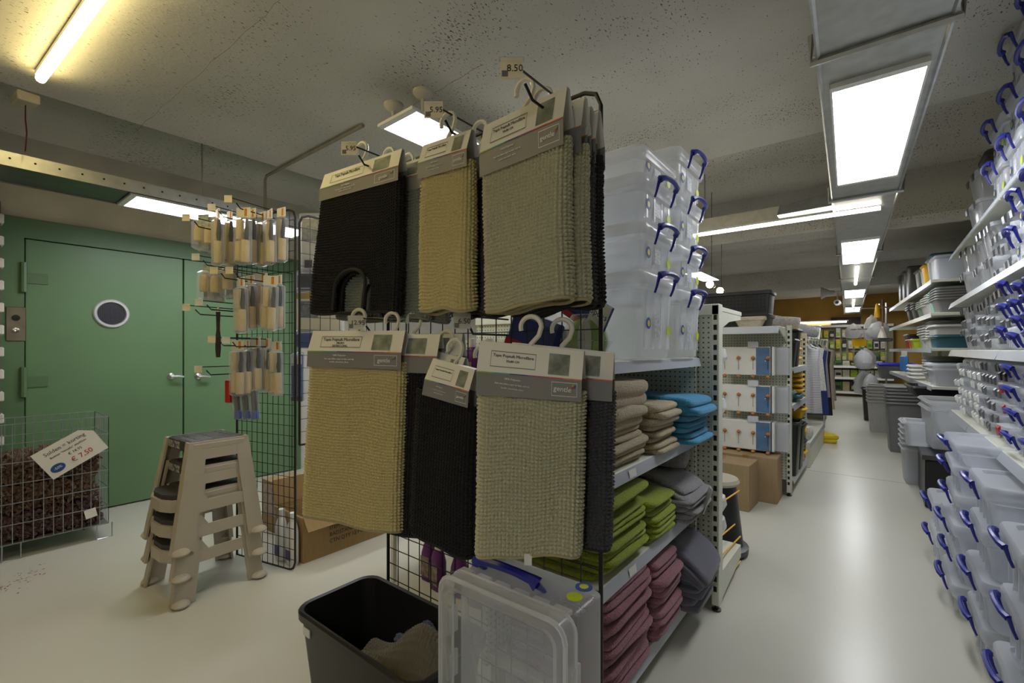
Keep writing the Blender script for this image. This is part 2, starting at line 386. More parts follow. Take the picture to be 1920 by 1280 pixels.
def dpanel(label, y0, y1, wd=.15, z=DZ):
    a, b = dctr(y0), dctr(y1)
    return led_panel('led_panel', label, [Vector((a-wd, y0, z)), Vector((b-wd, y1, z)), Vector((b+wd, y1, z)), Vector((a+wd, y0, z))], th=.019)
dpanel('large white led panel under the nearest stretch of the aisle duct', 2.22, 3.58)
dpanel('second white led panel along the aisle duct, beyond the tube light', 5.45, 6.9)
dpanel('third white led panel along the aisle duct, over the distant aisle', 9.9, 11.4)
dpanel('farthest white led panel under the aisle duct near the ochre wall', 13.9, 15.6)
dpanel('added unseen white led panel on the aisle duct behind the photographer', -2.2, -.9)  # unseen panel, added on the duct behind the camera for its light
# panel hung over the mats
pa = onZ(708, 238, 2.5); pb = onZ(773, 203, 2.5); wv = pb-pa; L = Vector((0, 1.2, 0))
t = led_panel('led_panel', 'white led panel hung on cables behind the mat rack', [pa, pa+L, pb+L, pb])
for px, py in ((738, 196), (793, 172)):
    p = onZ(px, py, ZC)
    lamp_cup = single('ceiling_rose', MB().lathe([(.055, 0), (.055, -.012), (.035, -.035), (.012, -.042), (.006, -.16), (.001, -.16)], 16).mesh('cup', white_wall, True), 'white ceiling cup holding the hung led panel, '+('nearer the duct' if px > 760 else 'further left'), 'ceiling fitting', (p.x, p.y, ZC))
# tray along the soffit with an led panel in its underside
TR = thing('cable_tray', 'galvanised tray running along the soffit above the green door', 'cable tray', (0, 0, 0))
tx0, tx1 = -4.19, -3.79
part('tray_plate', MB().box(tx0, tx1, YB, 3.6, DZ, DZ+.012).mesh('plate', M('tray_underside_shade', S(110, 120, 112), .35, .7)), TR)  # plate colour has the shade and a green reflection painted in
for x in (tx0, tx1): part('tray_side', MB().box(x-.004, x+.004, YB, 3.6, DZ-.008, DZ+.07).mesh('side', galv), TR)
hl = MB()
for i in range(40): hl.lathe([(.006, 0), (.006, .002), (.001, .002)], 6, (tx1+.004, -1+i*.1, DZ+.035), 'x')
o = part('tray_holes', hl.mesh('holes', seam_dark), TR); o['kind'] = 'stuff'
pa = onZ(226, 377, DZ-.012); y0 = pa.y
led_panel('led_panel', 'white led panel under the galvanised tray beside the roller rack', [Vector((tx0+.03, y0, DZ-.02)), Vector((tx0+.03, y0+1.25, DZ-.02)), Vector((tx1-.03, y0+1.25, DZ-.02)), Vector((tx1-.03, y0, DZ-.02))])
for i, y in enumerate((-1.2, 1.3, 3.3)):
    single('tray_hanger', MB().tube([(-3.99, y, DZ+.012), (-3.99, y, ZH)], .006, 6).mesh('hanger', galv), 'threaded rod holding the galvanised tray, %s from the photographer' % CNT[i], 'rod', (0, 0, 0))
# warm tube top left and its junction box
def tube_light(label, a, b, mat, r=.019, clip=None):
    c = (a+b)/2; t = thing('tube_light', label, 'tube light', c)
    m = MB(); dirv = (b-a).normalized(); n = dirv.cross(Zv)
    q = [a-c, b-c]; hw = r*1.0
    part('housing', MB().add([q[0]-n*hw, q[0]+n*hw, q[1]+n*hw, q[1]-n*hw, q[0]-n*hw+Zv*.02, q[0]+n*hw+Zv*.02, q[1]+n*hw+Zv*.02, q[1]-n*hw+Zv*.02], [(0,3,2,1),(4,5,6,7),(0,1,5,4),(1,2,6,5),(2,3,7,6),(3,0,4,7)]).mesh('housing', white_pl), t, (0, 0, .014))
    part('diffuser', MB().tube([q[0], q[1]], r, 10).mesh('diffuser', mat, True), t, (0, 0, 0)); return t
pa = onZ(76, 148, 2.66); pb = onZ(196, -20, 2.66); dv = (pb-pa).normalized()
tube_light('warm glowing tube light on the concrete ceiling at upper left', pa, pa+dv*1.5, tube_m, .02)
tube_light('second warm tube light on the ceiling behind the photographer', Vector((-2.7, -.55, 2.66)), Vector((-1.2, -.55, 2.66)), tube_m, .02)
jb = onZ(48, 190, 2.67); t = thing('junction_box', 'white junction box with red and black wires on the ceiling', 'junction box', (jb.x, jb.y, ZC))
part('body', MB().bbox(-.07, .07, -.045, .045, -.05, 0, .005).mesh('body', M('ivory_plastic', S(206, 200, 180), .5)), t, None, .1)
for dx, mm in ((-.02, red_pl), (.0, black_pl)):
    part('wire', MB().tube([(dx, 0, -.05), (dx-.005, 0, -.12), (dx+.008, .004, -.2), (dx-.012, .0, -.3)], .0025, 5).mesh('wire', mm), t)
# conduit on the ceiling with a drop to the roller rack
cp = onZ(497, 331, 2.685); cq = onZ(905, 158, 2.685)
single('conduit', MB().tube([(cp.x, cp.y, 2.15), (cp.x, cp.y, 2.66), (cp.x+.03, cp.y, 2.685), (cp.x+1.2, cp.y-.01, 2.685), (cp.x+1.35, cp.y-.01, 2.685)], .011, 8).mesh('conduit', M('grey_conduit', S(140, 136, 128), .6), True), 'grey conduit crossing the ceiling and dropping to the roller rack', 'pipe')
# channel with a tube across the aisle (y about 4.3)
ch = thing('ceiling_channel', 'galvanised channel across the aisle beside the duct with a tube below', 'channel', (0, 4.3, 0))
part('channel', MB().box(-2.4, -.26, -.02, .10, DZ+.03, DZ+.13).mesh('channel', galv), ch)
part('end_duct', MB().add([(-.62, -.14, DZ+.03), (-.2, -.18, DZ+.03), (-.2, .1, DZ+.03), (-.62, .1, DZ+.03), (-.62, -.02, DZ+.13), (-.2, -.1, DZ+.16), (-.2, .1, DZ+.16), (-.62, .1, DZ+.13)], [(0,3,2,1),(4,5,6,7),(0,1,5,4),(1,2,6,5),(2,3,7,6),(3,0,4,7)]).mesh('transition', galv), ch)
tube_light('bright slim tube light crossing the aisle under the galvanised channel', Vector((-1.30, 4.3, DZ)), Vector((.02, 4.3, DZ)), tube_c, .014)
single('threaded_rod', MB().tube([(-1.22, 4.36, DZ+.1), (-1.22, 4.36, ZH)], .008, 6).mesh('rod', galv), 'thin threaded rod holding the cross channel near the box stack', 'rod')
for y0, y1, lab in ((7.1, 8.9, 'short tube light under the duct after the second panel'), (11.7, 13.3, 'farthest short tube light under the duct')):
    tube_light(lab, Vector((dctr(y0), y0, DZ-.012)), Vector((dctr(y1), y1, DZ-.012)), tube_c, .02)
# spotlights and camera in the distance
for (px, py, d, lab) in ((1331, 533, 4.6, 'small white-hot spot lamp beside the stacked clear boxes'), (1350, 545, 5.0, 'small warm spot lamp above the black crates')):
    p = W(px, py, d); t = thing('spot_lamp', lab, 'spot lamp', p)
    part('body', MB().lathe([(.03, .1), (.045, .02), (.045, 0), (.02, .0)], 12, axis='y').mesh('body', black_pl, True), t)
    part('lens', MB().lathe([(.001, -.004), (.036, -.004), (.036, 0), (.001, 0)], 12, axis='y').mesh('lens', spot_m), t)
    part('stem', MB().tube([(0, .06, .03), (0, .06, ZH-p.z)], .003, 6).mesh('stem', black_pl), t)
p = W(1570, 567, 9.5); t = thing('security_camera', 'small white security camera beside the duct', 'camera', p)
part('body', MB().lathe([(.03, -.06), (.06, -.05), (.06, .12), (.03, .13)], 12, axis='y').mesh('body', white_pl, True), t)
part('lens', MB().lathe([(.001, -.075), (.03, -.075), (.03, -.06)], 12, axis='y').mesh('lens', black_pl, True), t)
part('bracket', MB().tube([(0, .05, .05), (0, .05, ZH-p.z)], .015, 6).mesh('bracket', white_pl), t)
p = W(1565, 548, 8.2); t = thing('loudspeaker', 'grey horn loudspeaker mounted on the duct side', 'loudspeaker', p)
part('horn', MB().lathe([(.03, 0), (.045, .08), (.11, .2), (.10, .2), (.04, .09), (.001, .07)], 16, axis='x').mesh('horn', ltgrey_pl, True), t, None, (0, 0, math.pi))
part('bracket', MB().tube([(.0, 0, 0), (.1, 0, .02), (.1, 0, ZH-p.z)], .014, 6).mesh('bracket', ltgrey_pl), t)
# other lamps of the shop, over the space left of the gondolas
led_panel('led_panel', 'white led panel over the hidden aisle behind the first gondola', [Vector((-2.6, 3.4, 2.6)), Vector((-2.6, 4.6, 2.6)), Vector((-2.3, 4.6, 2.6)), Vector((-2.3, 3.4, 2.6))])
led_panel('led_panel', 'white led panel over the hidden aisle behind the second gondola', [Vector((-2.6, 8, 2.6)), Vector((-2.6, 9.2, 2.6)), Vector((-2.3, 9.2, 2.6)), Vector((-2.3, 8, 2.6))])
# ================================================================== GRID PANELS
def grid_mesh(wd, ht, px=.075, pz=.075, rad=.002, cut0=0.0):
    fr = MB(); r = .05
    pts = [(0, 0, cut0), (0, 0, ht-r), (r*.3, 0, ht-r*.3), (r, 0, ht), (wd-r, 0, ht), (wd-r*.3, 0, ht-r*.3), (wd, 0, ht-r), (wd, 0, cut0+r), (wd-r*.3, 0, cut0+r*.3), (wd-r, 0, cut0), (0, 0, cut0)]
    fr.tube(pts, .0065, 6)
    wr = MB(); n = int(wd/px)
    for i in range(1, n): wr.tube([(i*wd/n, 0, cut0), (i*wd/n, 0, ht)], rad, 4, False)
    n = int((ht-cut0)/pz)
    for i in range(1, n): z = cut0+i*(ht-cut0)/n; wr.tube([(0, .003, z), (wd, .003, z)], rad, 4, False)
    return fr, wr
def grid_panel(label, loc, rot, wd, ht, px=.075, pz=.075, cut0=.0):
    t = thing('grid_panel', label, 'display grid', loc, rot)
    fr, wr = grid_mesh(wd, ht, px, pz, cut0=cut0)
    part('frame', fr.mesh('frame', blackwire, True), t); o = part('wire_mesh', wr.mesh('wires', blackwire), t); o['kind'] = 'stuff'
    return t
GX0, GX1, GY = -1.547, -.600, 1.16
topz = onY(1127, 163, GY).z
grid_panel('tall black wire grid carrying the hanging bath mats', (GX0, GY, 0), 0, GX1-GX0, topz, .06, .06, .02)

# ================================================================== BATH MATS
def mat_mesh(TL, TR, BR, BL, T=.045, tuft=.0098, seed=0, K=5, amp=.0084, cut=None, wob=.006, v0=.05):
    """hanging folded mat: a flattened tube of tufted cloth; corners in local space; returns tufted mesh arrays"""
    rng = np.random.RandomState(seed)
    TL, TR, BR, BL = [np.array(p) for p in (TL, TR, BR, BL)]
    wd = np.linalg.norm(TR-TL); ht = np.linalg.norm(BL-TL)
    ex = (TR-TL)/wd; ez = (BL-TL)/ht; n = np.cross(ez, ex); n /= np.linalg.norm(n)
    cam_dir = np.array(Fv); 
    if n.dot(cam_dir) > 0: n = -n            # n points at the viewer's side
    Rr = T/2; per = 2*(wd-T)+math.pi*T
    nt = max(8, int(per/tuft)); nv = max(6, int(ht*(1-v0)/tuft)); NU = nt*K; NV = nv*K
    s = np.arange(NU)/NU*per; u = np.zeros(NU); q = np.zeros(NU); nu = np.zeros(NU); nq = np.zeros(NU)
    a = wd-T
    for i, x in enumerate(s):
        if x < a: u[i] = Rr+x; q[i] = Rr; nq[i] = 1
        elif x < a+math.pi*Rr:
            th = (x-a)/Rr; u[i] = wd-Rr+Rr*math.sin(th); q[i] = Rr*math.cos(th); nu[i] = math.sin(th); nq[i] = math.cos(th)
        elif x < 2*a+math.pi*Rr: u[i] = wd-Rr-(x-a-math.pi*Rr); q[i] = -Rr; nq[i] = -1
        else:
            th = (x-2*a-math.pi*Rr)/Rr; u[i] = Rr-Rr*math.sin(th); q[i] = -Rr*math.cos(th); nu[i] = -math.sin(th); nq[i] = -math.cos(th)
    jj = np.arange(NV+1); v = v0+(1-v0)*jj/NV
    H = rng.uniform(.82, 1.12, (nt, nv)); off = rng.uniform(-.35, .35, (nt, nv))
    ii = np.arange(NU); A = (ii % K)/K; B = (jj % K)/K
    ti = ii//K; tj = np.minimum(jj//K, nv-1)
    # gentle row waviness
    wav = np.zeros((NU, NV+1))
    for h in range(4):
        wav += rng.uniform(-1, 1)*np.sin(ii[:, None]/NU*2*math.pi*(h+1)+rng.uniform(0, 6)+jj[None, :]/NV*rng.uniform(2, 8))
    wav *= .0036
    bump_ = np.sqrt(np.clip(1-((A-.5)[:, None]/.5)**2-((B-.5)[None, :]/.5)**2, 0, 1))
    disp = amp*bump_*H[ti][:, tj]
    big = np.zeros((NU, NV+1))
    for h in range(3):
        big += rng.uniform(-1, 1)*np.sin(u[:, None]/wd*math.pi*rng.uniform(.5, 2.2)+rng.uniform(0, 6)+v[None, :]*rng.uniform(1, 5))
    big *= wob*np.clip((v-.25)*2.2, 0, 1)[None, :]
    thick = .55+.45*np.clip(v*1.6, 0, 1)       # pinched at the card, full below
    bl = (1-v)[None, :, None]; U = (u/wd)[:, None, None]
    P = (TL*(1-U)+TR*U)*bl+(BL*(1-U)+BR*U)*(1-bl)
    Q = (q[:, None]*thick[None, :]+disp*nq[:, None]+big*1.0)
    Wd = disp*nu[:, None]
    P = P+n*Q[:, :, None]+ex*Wd[:, :, None]+ez*(wav+off[ti][:, tj]*bump_*.003)[:, :, None]
    idx = np.arange(NU*(NV+1)).reshape(NU, NV+1)
    a0 = idx[:, :-1]; b0 = np.roll(idx, -1, 0)[:, :-1]; c0 = np.roll(idx, -1, 0)[:, 1:]; d0 = idx[:, 1:]
    faces = np.stack([a0, d0, c0, b0], -1)
    if cut:
        cu = u[:, None]/wd*np.ones((1, NV)); cv = np.ones((NU, 1))*(v[:-1])[None, :]
        keep = ~cut(cu, cv); faces = faces[keep]
    faces = faces.reshape(-1, 4)
    hem = [P[i, -1]+ez*.002 for i in range(0, NU, max(1, NU//60))]
    return P.reshape(-1, 3), faces, hem, (TL, TR, BR, BL, ex, ez, n, wd, ht)
def np_mesh(name, V, Fc, mat):
    me = bpy.data.meshes.new(name); me.vertices.add(len(V)); me.vertices.foreach_set('co', V.ravel().astype(np.float32))
    me.loops.add(len(Fc)*4); me.loops.foreach_set('vertex_index', Fc.ravel().astype(np.int32))
    me.polygons.add(len(Fc)); me.polygons.foreach_set('loop_start', np.arange(len(Fc), dtype=np.int32)*4)
    me.update(calc_edges=True); me.validate(); me.polygons.foreach_set('use_smooth', np.ones(len(Fc), dtype=bool)); me.materials.append(mat); return me
HOOKM = M('hanger_plastic', S(226, 222, 206), .35, var=.04)
def hanger_mesh(r=.026, wire=.0062):
    m = MB(); pts = []
    for i in range(13):
        a = math.radians(200-i*200/12); pts.append((r*math.cos(a), 0, r*math.sin(a)))
    pts += [(r*.75, 0, -r*.8), (0, 0, -r*1.6), (-.002, 0, -r*2.6)]
    m.tube(pts, wire, 6); return m.mesh('hanger', HOOKM, True)
HANG = hanger_mesh()
def bath_mat(label, cor, dep, tm, lm, cardf, seed, T=.045, texts=(), card=None, cut=None, copies=(), group='hanging bath mats', arch=None, tuft=.0098, logo=True, hook=True, K=5, v0=None):
    """cor: TL,TR,BR,BL pixels (card top to mat bottom); dep: depth of left and right edge"""
    (dl, dr) = dep
    pts = [W(*cor[0], dl), W(*cor[1], dr), W(*cor[2], dr), W(*cor[3], dl)]
    o = (pts[0]+pts[1])/2; base = Vector((o.x, o.y, (pts[2].z+pts[3].z)/2)); org = base
    loc = [p-org for p in pts]
    t = thing('bath_mat', label, 'bath mat', org, 0, group)
    V, Fc, hem, (TL, TR, BR, BL, ex, ez, n, wd, ht) = mat_mesh(*loc, T=T, seed=seed, cut=cut, tuft=tuft, K=K, v0=cardf*.8 if v0 is None else v0)
    pile = part('tufted_pile', np_mesh('pile', V, Fc, tm), t)
    hm = MB(); hm.tube(hem+[hem[0]], .005, 6, False); hm2 = MB()
    c = sum((Vector(h) for h in hem), Vector())/len(hem)
    if not cut: hm.add([tuple(h-ez*.012) for h in hem], [tuple(range(len(hem)))])
    part('hem', hm.mesh('hem', lm, True), t)
    exv, ezv, nv = Vector(ex), Vector(ez), Vector(n)
    if arch:   # bound edge of the pedestal cut-out, front and back
        for sgn in (1, -1):
            pp = [Vector(TL)+exv*(a*wd)+ezv*(b*ht)+nv*(sgn*T/2) for a, b in arch]
            part('cutout_binding', MB().tube(pp, .0065, 6).mesh('binding', lm, True), t)
    # the header card: a folded sleeve over the top, slightly wider than the mat
    cc = card or [(0, 0), (1, 0), (1, cardf), (0, cardf)]
    def cp(a, b, off): return Vector(TL)*(1-a)*(1-b)+Vector(TR)*a*(1-b)+Vector(BR)*a*b+Vector(BL)*(1-a)*b+nv*off
    th = T/2+.004
    q = [cp(*c_, th) for c_ in cc]; qb = [cp(*c_, -th) for c_ in cc]
    tp0, tp1 = cp(cc[0][0], cc[0][1], 0)-ezv*.004, cp(cc[1][0], cc[1][1], 0)-ezv*.004
    m = MB(); f1 = q[0].lerp(q[3], .56); f2 = q[1].lerp(q[2], .56); b1 = qb[0].lerp(qb[3], .56); b2 = qb[1].lerp(qb[2], .56)
    s0 = q[0].lerp(tp0, .75); s1 = q[1].lerp(tp1, .75); s2 = qb[0].lerp(tp0, .75); s3 = qb[1].lerp(tp1, .75)
    m.quad(s0, s1, f2, f1); m.quad(s0, tp0, tp1, s1); m.quad(tp0, s2, s3, tp1); m.quad(s2, b1, b2, s3)
    cd = part('header_card', m.mesh('card', card_white), t)
    g = MB(); g.quad(f1, f2, q[2], q[3]); g.quad(b1, qb[3], qb[2], b2); part('card_band', g.mesh('band', card_grey), cd)
    cw = (q[1]-q[0]).length; chh = (q[3]-q[0]).length; cex = (q[1]-q[0]).normalized(); cez = (q[3]-q[0]).normalized(); cn = cez.cross(cex) if cez.cross(cex).dot(Fv) < 0 else cex.cross(cez)
    def onc(a, b, lift=.0012):
        e = s0.lerp(s1, a) if b <= 0 else None
        top_ = s0.lerp(s1, a); mid = f1.lerp(f2, a); bot = q[3].lerp(q[2], a)
        pnt = top_.lerp(mid, b/.56) if b < .56 else mid.lerp(bot, (b-.56)/.44); return pnt+cn*lift
    def rect(a0, a1, b0, b1, mt, nm, lift=.0012):
        part(nm, MB().quad(onc(a0, b0, lift), onc(a1, b0, lift), onc(a1, b1, lift), onc(a0, b1, lift)).mesh(nm, mt), cd)
    rect(.69, .88, .10, .50, photo_m, 'printed_picture')
    cs = [S(150, 178, 60), S(80, 160, 150), S(70, 80, 140), S(150, 70, 130), S(190, 60, 60), S(210, 120, 60)]
    for i, cc_ in enumerate(cs): rect(i/6, (i+1)/6, .545, .568, M('rainbow_ink_%d' % i, cc_, .5, var=0), 'rainbow_line')
    up = -cez
    def tx(body, size, a, b, mt): text(body, size, mt, cd, frame(onc(a, b, .002), cex, up), name='lettering')
    fs = chh*.13
    if cw > .12:
        for (a0, a1, b0, b1) in ((.13, .57, .15, .165), (.13, .57, .43, .445), (.13, .134, .15, .445), (.566, .57, .15, .445)): rect(a0, a1, b0, b1, inkgrey, 'title_frame')
    tx('Tapis Poptuft Microfibre', min(fs, cw*.040), .35, .235, ink)
    for i, body in enumerate(texts): tx(body, min(fs*.62, cw*.03), .35, .33+.075*i, ink)
    if logo:
        tx('gentle', min(fs*1.25, cw*.066), .83, .77, inkwhite)
        for k in range(3): 
            dd = [(0, 0), (.012, .02), (-.004, .04)][k]; rect(.915+dd[0], .935+dd[0], .66+dd[1], .71+dd[1], M('rainbow_ink_%d' % [0, 2, 4][k], cs[0], .5), 'logo_petal')
        for (a0, a1, b0, b1) in ((.73, .96, .63, .64), (.73, .96, .90, .91), (.73, .733, .63, .91), (.957, .96, .63, .91)): rect(a0, a1, b0, b1, inkwhite, 'logo_frame')
    tx('100% Polyester', min(fs*.55, cw*.026), .36, .66, inkwhite)
    tx('Bain microfibre, tapis de bain, anti-slip', min(fs*.5, cw*.022), .36, .76, inkwhite); tx('lavable, absorbant, doux', min(fs*.5, cw*.022), .36, .84, inkwhite)
    # plastic hook on top
    if hook:
        tc = (tp0+tp1)/2
        part('hanger', HANG, t, tc+Vector((0, 0, .045)), frame((0, 0, 0), exv, Vector((0, 1, .01))).to_euler() if False else (0, 0, math.atan2(exv.y, exv.x)))
    # mats behind it on the same hook share the shapes
    for (off, tm2, lm2, lab2, cdz) in copies:
        t2 = thing('bath_mat', lab2, 'bath mat', org+Vector(off), 0, group)
        for chd in list(t.children):
            if chd.name.startswith(('lettering',)): continue
            c2 = chd.copy(); COL.objects.link(c2); c2.parent = t2
            if chd.name.startswith('tufted_pile'): c2.material_slots[0].link = 'OBJECT'; c2.material_slots[0].material = tm2
            if chd.name.startswith(('hem', 'cutout')): c2.material_slots[0].link = 'OBJECT'; c2.material_slots[0].material = lm2
            if chd.name.startswith('header_card'):
                for g2 in chd.children:
                    if g2.name.startswith(('card_band', 'printed', 'rainbow')):
                        c3 = g2.copy(); COL.objects.link(c3); c3.parent = c2
    return t
def arch_cut(u0, u1, vtop):
    def f(u, v):
        c = (u0+u1)/2; r = (u1-u0)/2; asp = 1.25
        ins = (np.abs(u-c) < r) & (v > vtop+r*.55)
        cap = ((u-c)**2/(r*r)+(v-(vtop+r*.55))**2/((r*.55)**2)) < 1
        return ins | cap
    pts = [(u0, 1.0), (u0, vtop+.2)]
    c = (u0+u1)/2; r = (u1-u0)/2
    for i in range(13):
        a = math.pi-i*math.pi/12; pts.append((c+r*math.cos(a), vtop+r*.55-r*.55*math.sin(a)))
    pts += [(u1, vtop+.2), (u1, 1.0)]
    return f, pts
ac, apts = arch_cut(.32, .72, .735)
bath_mat('black contour bath mat with arched cut-out, top row left', [(611, 330), (756, 281), (750, 584), (590, 586)], (1.76, 1.55), black_t, lining_d, .2, 3, T=.034, cut=ac, arch=apts,
  copies=[((.075, .06, -.02), dove_t, lining_g, 'grey-green contour bath mat hanging just behind the black contour mat', 0), ((.10, .125, -.025), dove_t, lining_g, 'last grey contour bath mat on the top left hook', 0)])
bath_mat('narrow sand bath mat in the middle of the top row', [(797, 276), (887, 246), (890, 578), (792, 584)], (1.37, 1.27), sand_t, lining, .215, 5, T=.05,
  copies=[((.055, .075, -.012), anth_t, lining_d, 'anthracite bath mat behind the narrow sand mat in the top row', 0)])
bath_mat('sage bath mat with large header card, top row right', [(911, 240), (1066, 167), (1071, 557), (914, 585)], (1.235, 1.095), sage_t, lining, .285, 8, T=.05, texts=('50x80 CM',),
  copies=[((.012, .062, 0), sage_t, lining, 'second sage bath mat behind the large one, top row right', 0), ((.005, .106, -.004), anth_t, lining_d, 'dark bath mat third on the top right hook', 0), ((.012, .135, -.004), black_t, lining_d, 'black bath mat closest to the grid post, top row right', 0)])
bath_mat('extra long sand bath mat, bottom row left', [(590, 622), (762, 622), (757, 994), (573, 963)], (1.62, 1.50), sand_t, lining, .19, 11, T=.05, texts=('MICRO', 'EXTRA LONG'),
  copies=[((.10, .06, -.012), black_t, lining_d, 'black bath mat right behind the extra long sand mat', 0), ((.14, .12, -.01), anth_t, lining_d, 'anthracite bath mat last behind the extra long sand mat', 0)])
bath_mat('black bath mat with small tilted card, bottom row middle', [(790, 660), (902, 690), (897, 1037), (775, 992)], (1.44, 1.34), black_t, lining_d, .24, 13, T=.06, v0=.2, card=[(.24, .02), (.93, .02), (.90, .22), (.16, .22)],
  copies=[((-.10, .062, .03), black_t, lining_d, 'black bath mat left behind the tilted-card mat, bottom row', 0), ((.05, .064, -.02), anth_t, lining_d, 'dark bath mat deepest on the bottom middle hook', 0)])
bath_mat('sand bath mat with clear gentle card, bottom row right', [(902, 641), (1096, 661), (1087, 1030), (897, 1036)], (1.17, 1.09), sage_t, lining, .245, 17, T=.05, texts=('50x80 CM',),
  copies=[((.035, .085, -.004), anth_t, lining_d, 'anthracite bath mat half hidden behind the bottom right sand mat', 0)])

# ---- display hooks with price tags, fixed to the grid
def hook(label, tip, length, tagtxt=None, tagmat=paper, back=None, drop=.05, tag_w=.052, group='display hooks', size=.02, dirv=(0, 1, 0), tw=None, lower=True):
    """double prong hook: the lower prong carries goods, the upper one ends in a price tag at tip"""
    tip = Vector(tip); dv = Vector(dirv).normalized(); t = thing('display_hook', label, 'hook', tip+dv*length, 0, group)
    b = -dv*length; m = MB()
    m.tube([b+Vector((0, 0, -.0)), b*.9, Vector((0, 0, 0))-(-dv*length)*0+b*0+(-dv*0) if False else b*1.0], .0028, 5) if False else None
    up = [Vector((0, 0, 0)), -dv*length]
    m.tube(up, .0028, 5); part('tag_prong', m.mesh('prong', blackwire), t)
    if lower:
        m = MB(); m.tube([Vector((0, 0, -drop)), -dv*(length*.78)+Vector((0, 0, -drop)), -dv*(length*.86)+Vector((0, 0, -drop+.025))], .0036, 5); part('goods_prong', m.mesh('prong', blackwire), t)
    rt = Rv
    o = -dv*length
    pw = tag_w/2; ph = tag_w*.9
    q = [o-rt*pw+Zv*.008, o+rt*pw+Zv*.008, o+rt*pw-Zv*(ph-.008), o-rt*pw-Zv*(ph-.008)]
    off = -Fv*.002
    part('price_tag', MB().add(q+[x+off for x in q], [(0,1,2,3),(4,7,6,5),(0,4,5,1),(1,5,6,2),(2,6,7,3),(3,7,4,0)]).mesh('tag', tagmat), t)
    s = [x+off*2+(x-o)*.12 for x in q]; part('tag_sleeve', MB().quad(s[0], s[1], s[1].lerp(s[2], .22), s[0].lerp(s[3], .22)).mesh('sleeve', bag_pl), t)
    if tagtxt:
        text(tagtxt, size, ink, t, frame(o+rt*pw*.3-Zv*ph*.35+off*1.6, rt, Zv))
        part('barcode', MB().quad(*[o+rt*(a*pw)-Zv*(b_*ph)+off*1.4 for a, b_ in ((-.85, .45), (-.3, .45), (-.3, .75), (-.85, .75))]).mesh('barcode', inkgrey), t)
    return t
for (px, py, d, ln, tx_, lab) in ((959, 116, 1.02, .33, '8.50', 'long hook with 8.50 tag above the right sage mat'), (813, 196, 1.25, .30, '5.95', 'long hook with 5.95 tag above the narrow sand mat'), (654, 270, 1.56, .33, '5.95', 'long hook with yellowed price tag above the black contour mat'),
                            (667, 596, 1.52, .30, '12.95', 'hook with small tag above the extra long mat'), (866, 592, 1.32, .22, '6.50', 'hook with hanging white tag below the narrow sand mat')):
    p = W(px, py, d); hook(lab, p, GY-p.y, tx_, paper if py < 300 else tag_w_m, size=.021, tag_w=.05)
p = W(990, 1042, 1.10); t = thing('care_label', 'white sewn label hanging below the bottom right sand mat', 'label', p)
part('tape', MB().box(-.009, .009, -.0008, .0008, -.022, .005).mesh('tape', paper_w), t, None, YAW)

# ================================================================== BLACK BIN AND THE UPRIGHT CLEAR BOX IN FRONT
def bin_mesh(L, Wd, H, tl=.84, r=.05, wall=.006, rim=.022, n=5):
    m = MB()
    m.loft([ring(L*tl, Wd*tl, r*.8, 0, n), ring(L*.97, Wd*.97, r, H-.035, n), ring(L+.01, Wd+.01, r*1.1, H-.03, n), ring(L+.012, Wd+.012, r*1.1, H-.006, n), ring(L, Wd, r, H, n), ring(L-rim, Wd-rim, r*.9, H-.004, n), ring(L*tl-wall*2, Wd*tl-wall*2, r*.75, .008, n)], True, True)
    return m
bx0, bx1, by0, by1 = -1.61, -.965, .805, 1.125
t = thing('storage_bin', 'large open black plastic bin on the floor below the mats', 'bin', ((bx0+bx1)/2, (by0+by1)/2, 0))
part('shell', bin_mesh(bx1-bx0, by1-by0, .4, .80, .06).mesh('shell', black_pl, True), t)
part('barcode_sticker', MB().box(-.26, -.22, -.1575, -.1535, .325, .352).mesh('sticker', paper_w), t)
part('inner_label', MB().box(-.1, -.04, -.02, -.005, .0085, .0095).mesh('label', paper_w), t)
# crumpled mats lying in the bin
def crumple(sx, sy, hz, seed):
    rng = np.random.RandomState(seed); NX, NY = int(sx/.0025), int(sy/.0025)
    gx = np.linspace(-.5, .5, NX); gy = np.linspace(-.5, .5, NY); XX, YY = np.meshgrid(gx, gy, indexing='ij')
    f = rng.uniform(0, 6, 4); ZZ = hz*(np.exp(-((XX-.15)**2*4+(YY)**2*6))*.6+.10*np.sin(XX*7+YY*4+f[0])+.07*np.sin(YY*11-XX*5+f[1])+.35)
    ZZ += .010*np.sqrt(np.abs(np.sin(XX*sx*math.pi/.0105)*np.sin(YY*sy*math.pi/.0105)))
    V = np.stack([XX*sx, YY*sy, np.clip(ZZ, .0, 9)], -1).reshape(-1, 3); idx = np.arange(NX*NY).reshape(NX, NY)
    return V, np.stack([idx[:-1, :-1], idx[1:, :-1], idx[1:, 1:], idx[:-1, 1:]], -1).reshape(-1, 4)
single('crumpled_mat', np_mesh('crumpled', *crumple(.36, .24, .26, 4), tufted('olive_grey_chenille', S(112, 106, 92))), 'crumpled olive-grey chenille mat lying in the black bin', 'bath mat', (-1.2, .965, .15), .15)
single('crumpled_mat', np_mesh('crumpled', *crumple(.16, .1, .12, 9), tufted('blue_grey_chenille', S(84, 94, 112))), 'small blue-grey chenille mat corner behind the olive one in the bin', 'bath mat', (-1.22, 1.05, .25), .1)

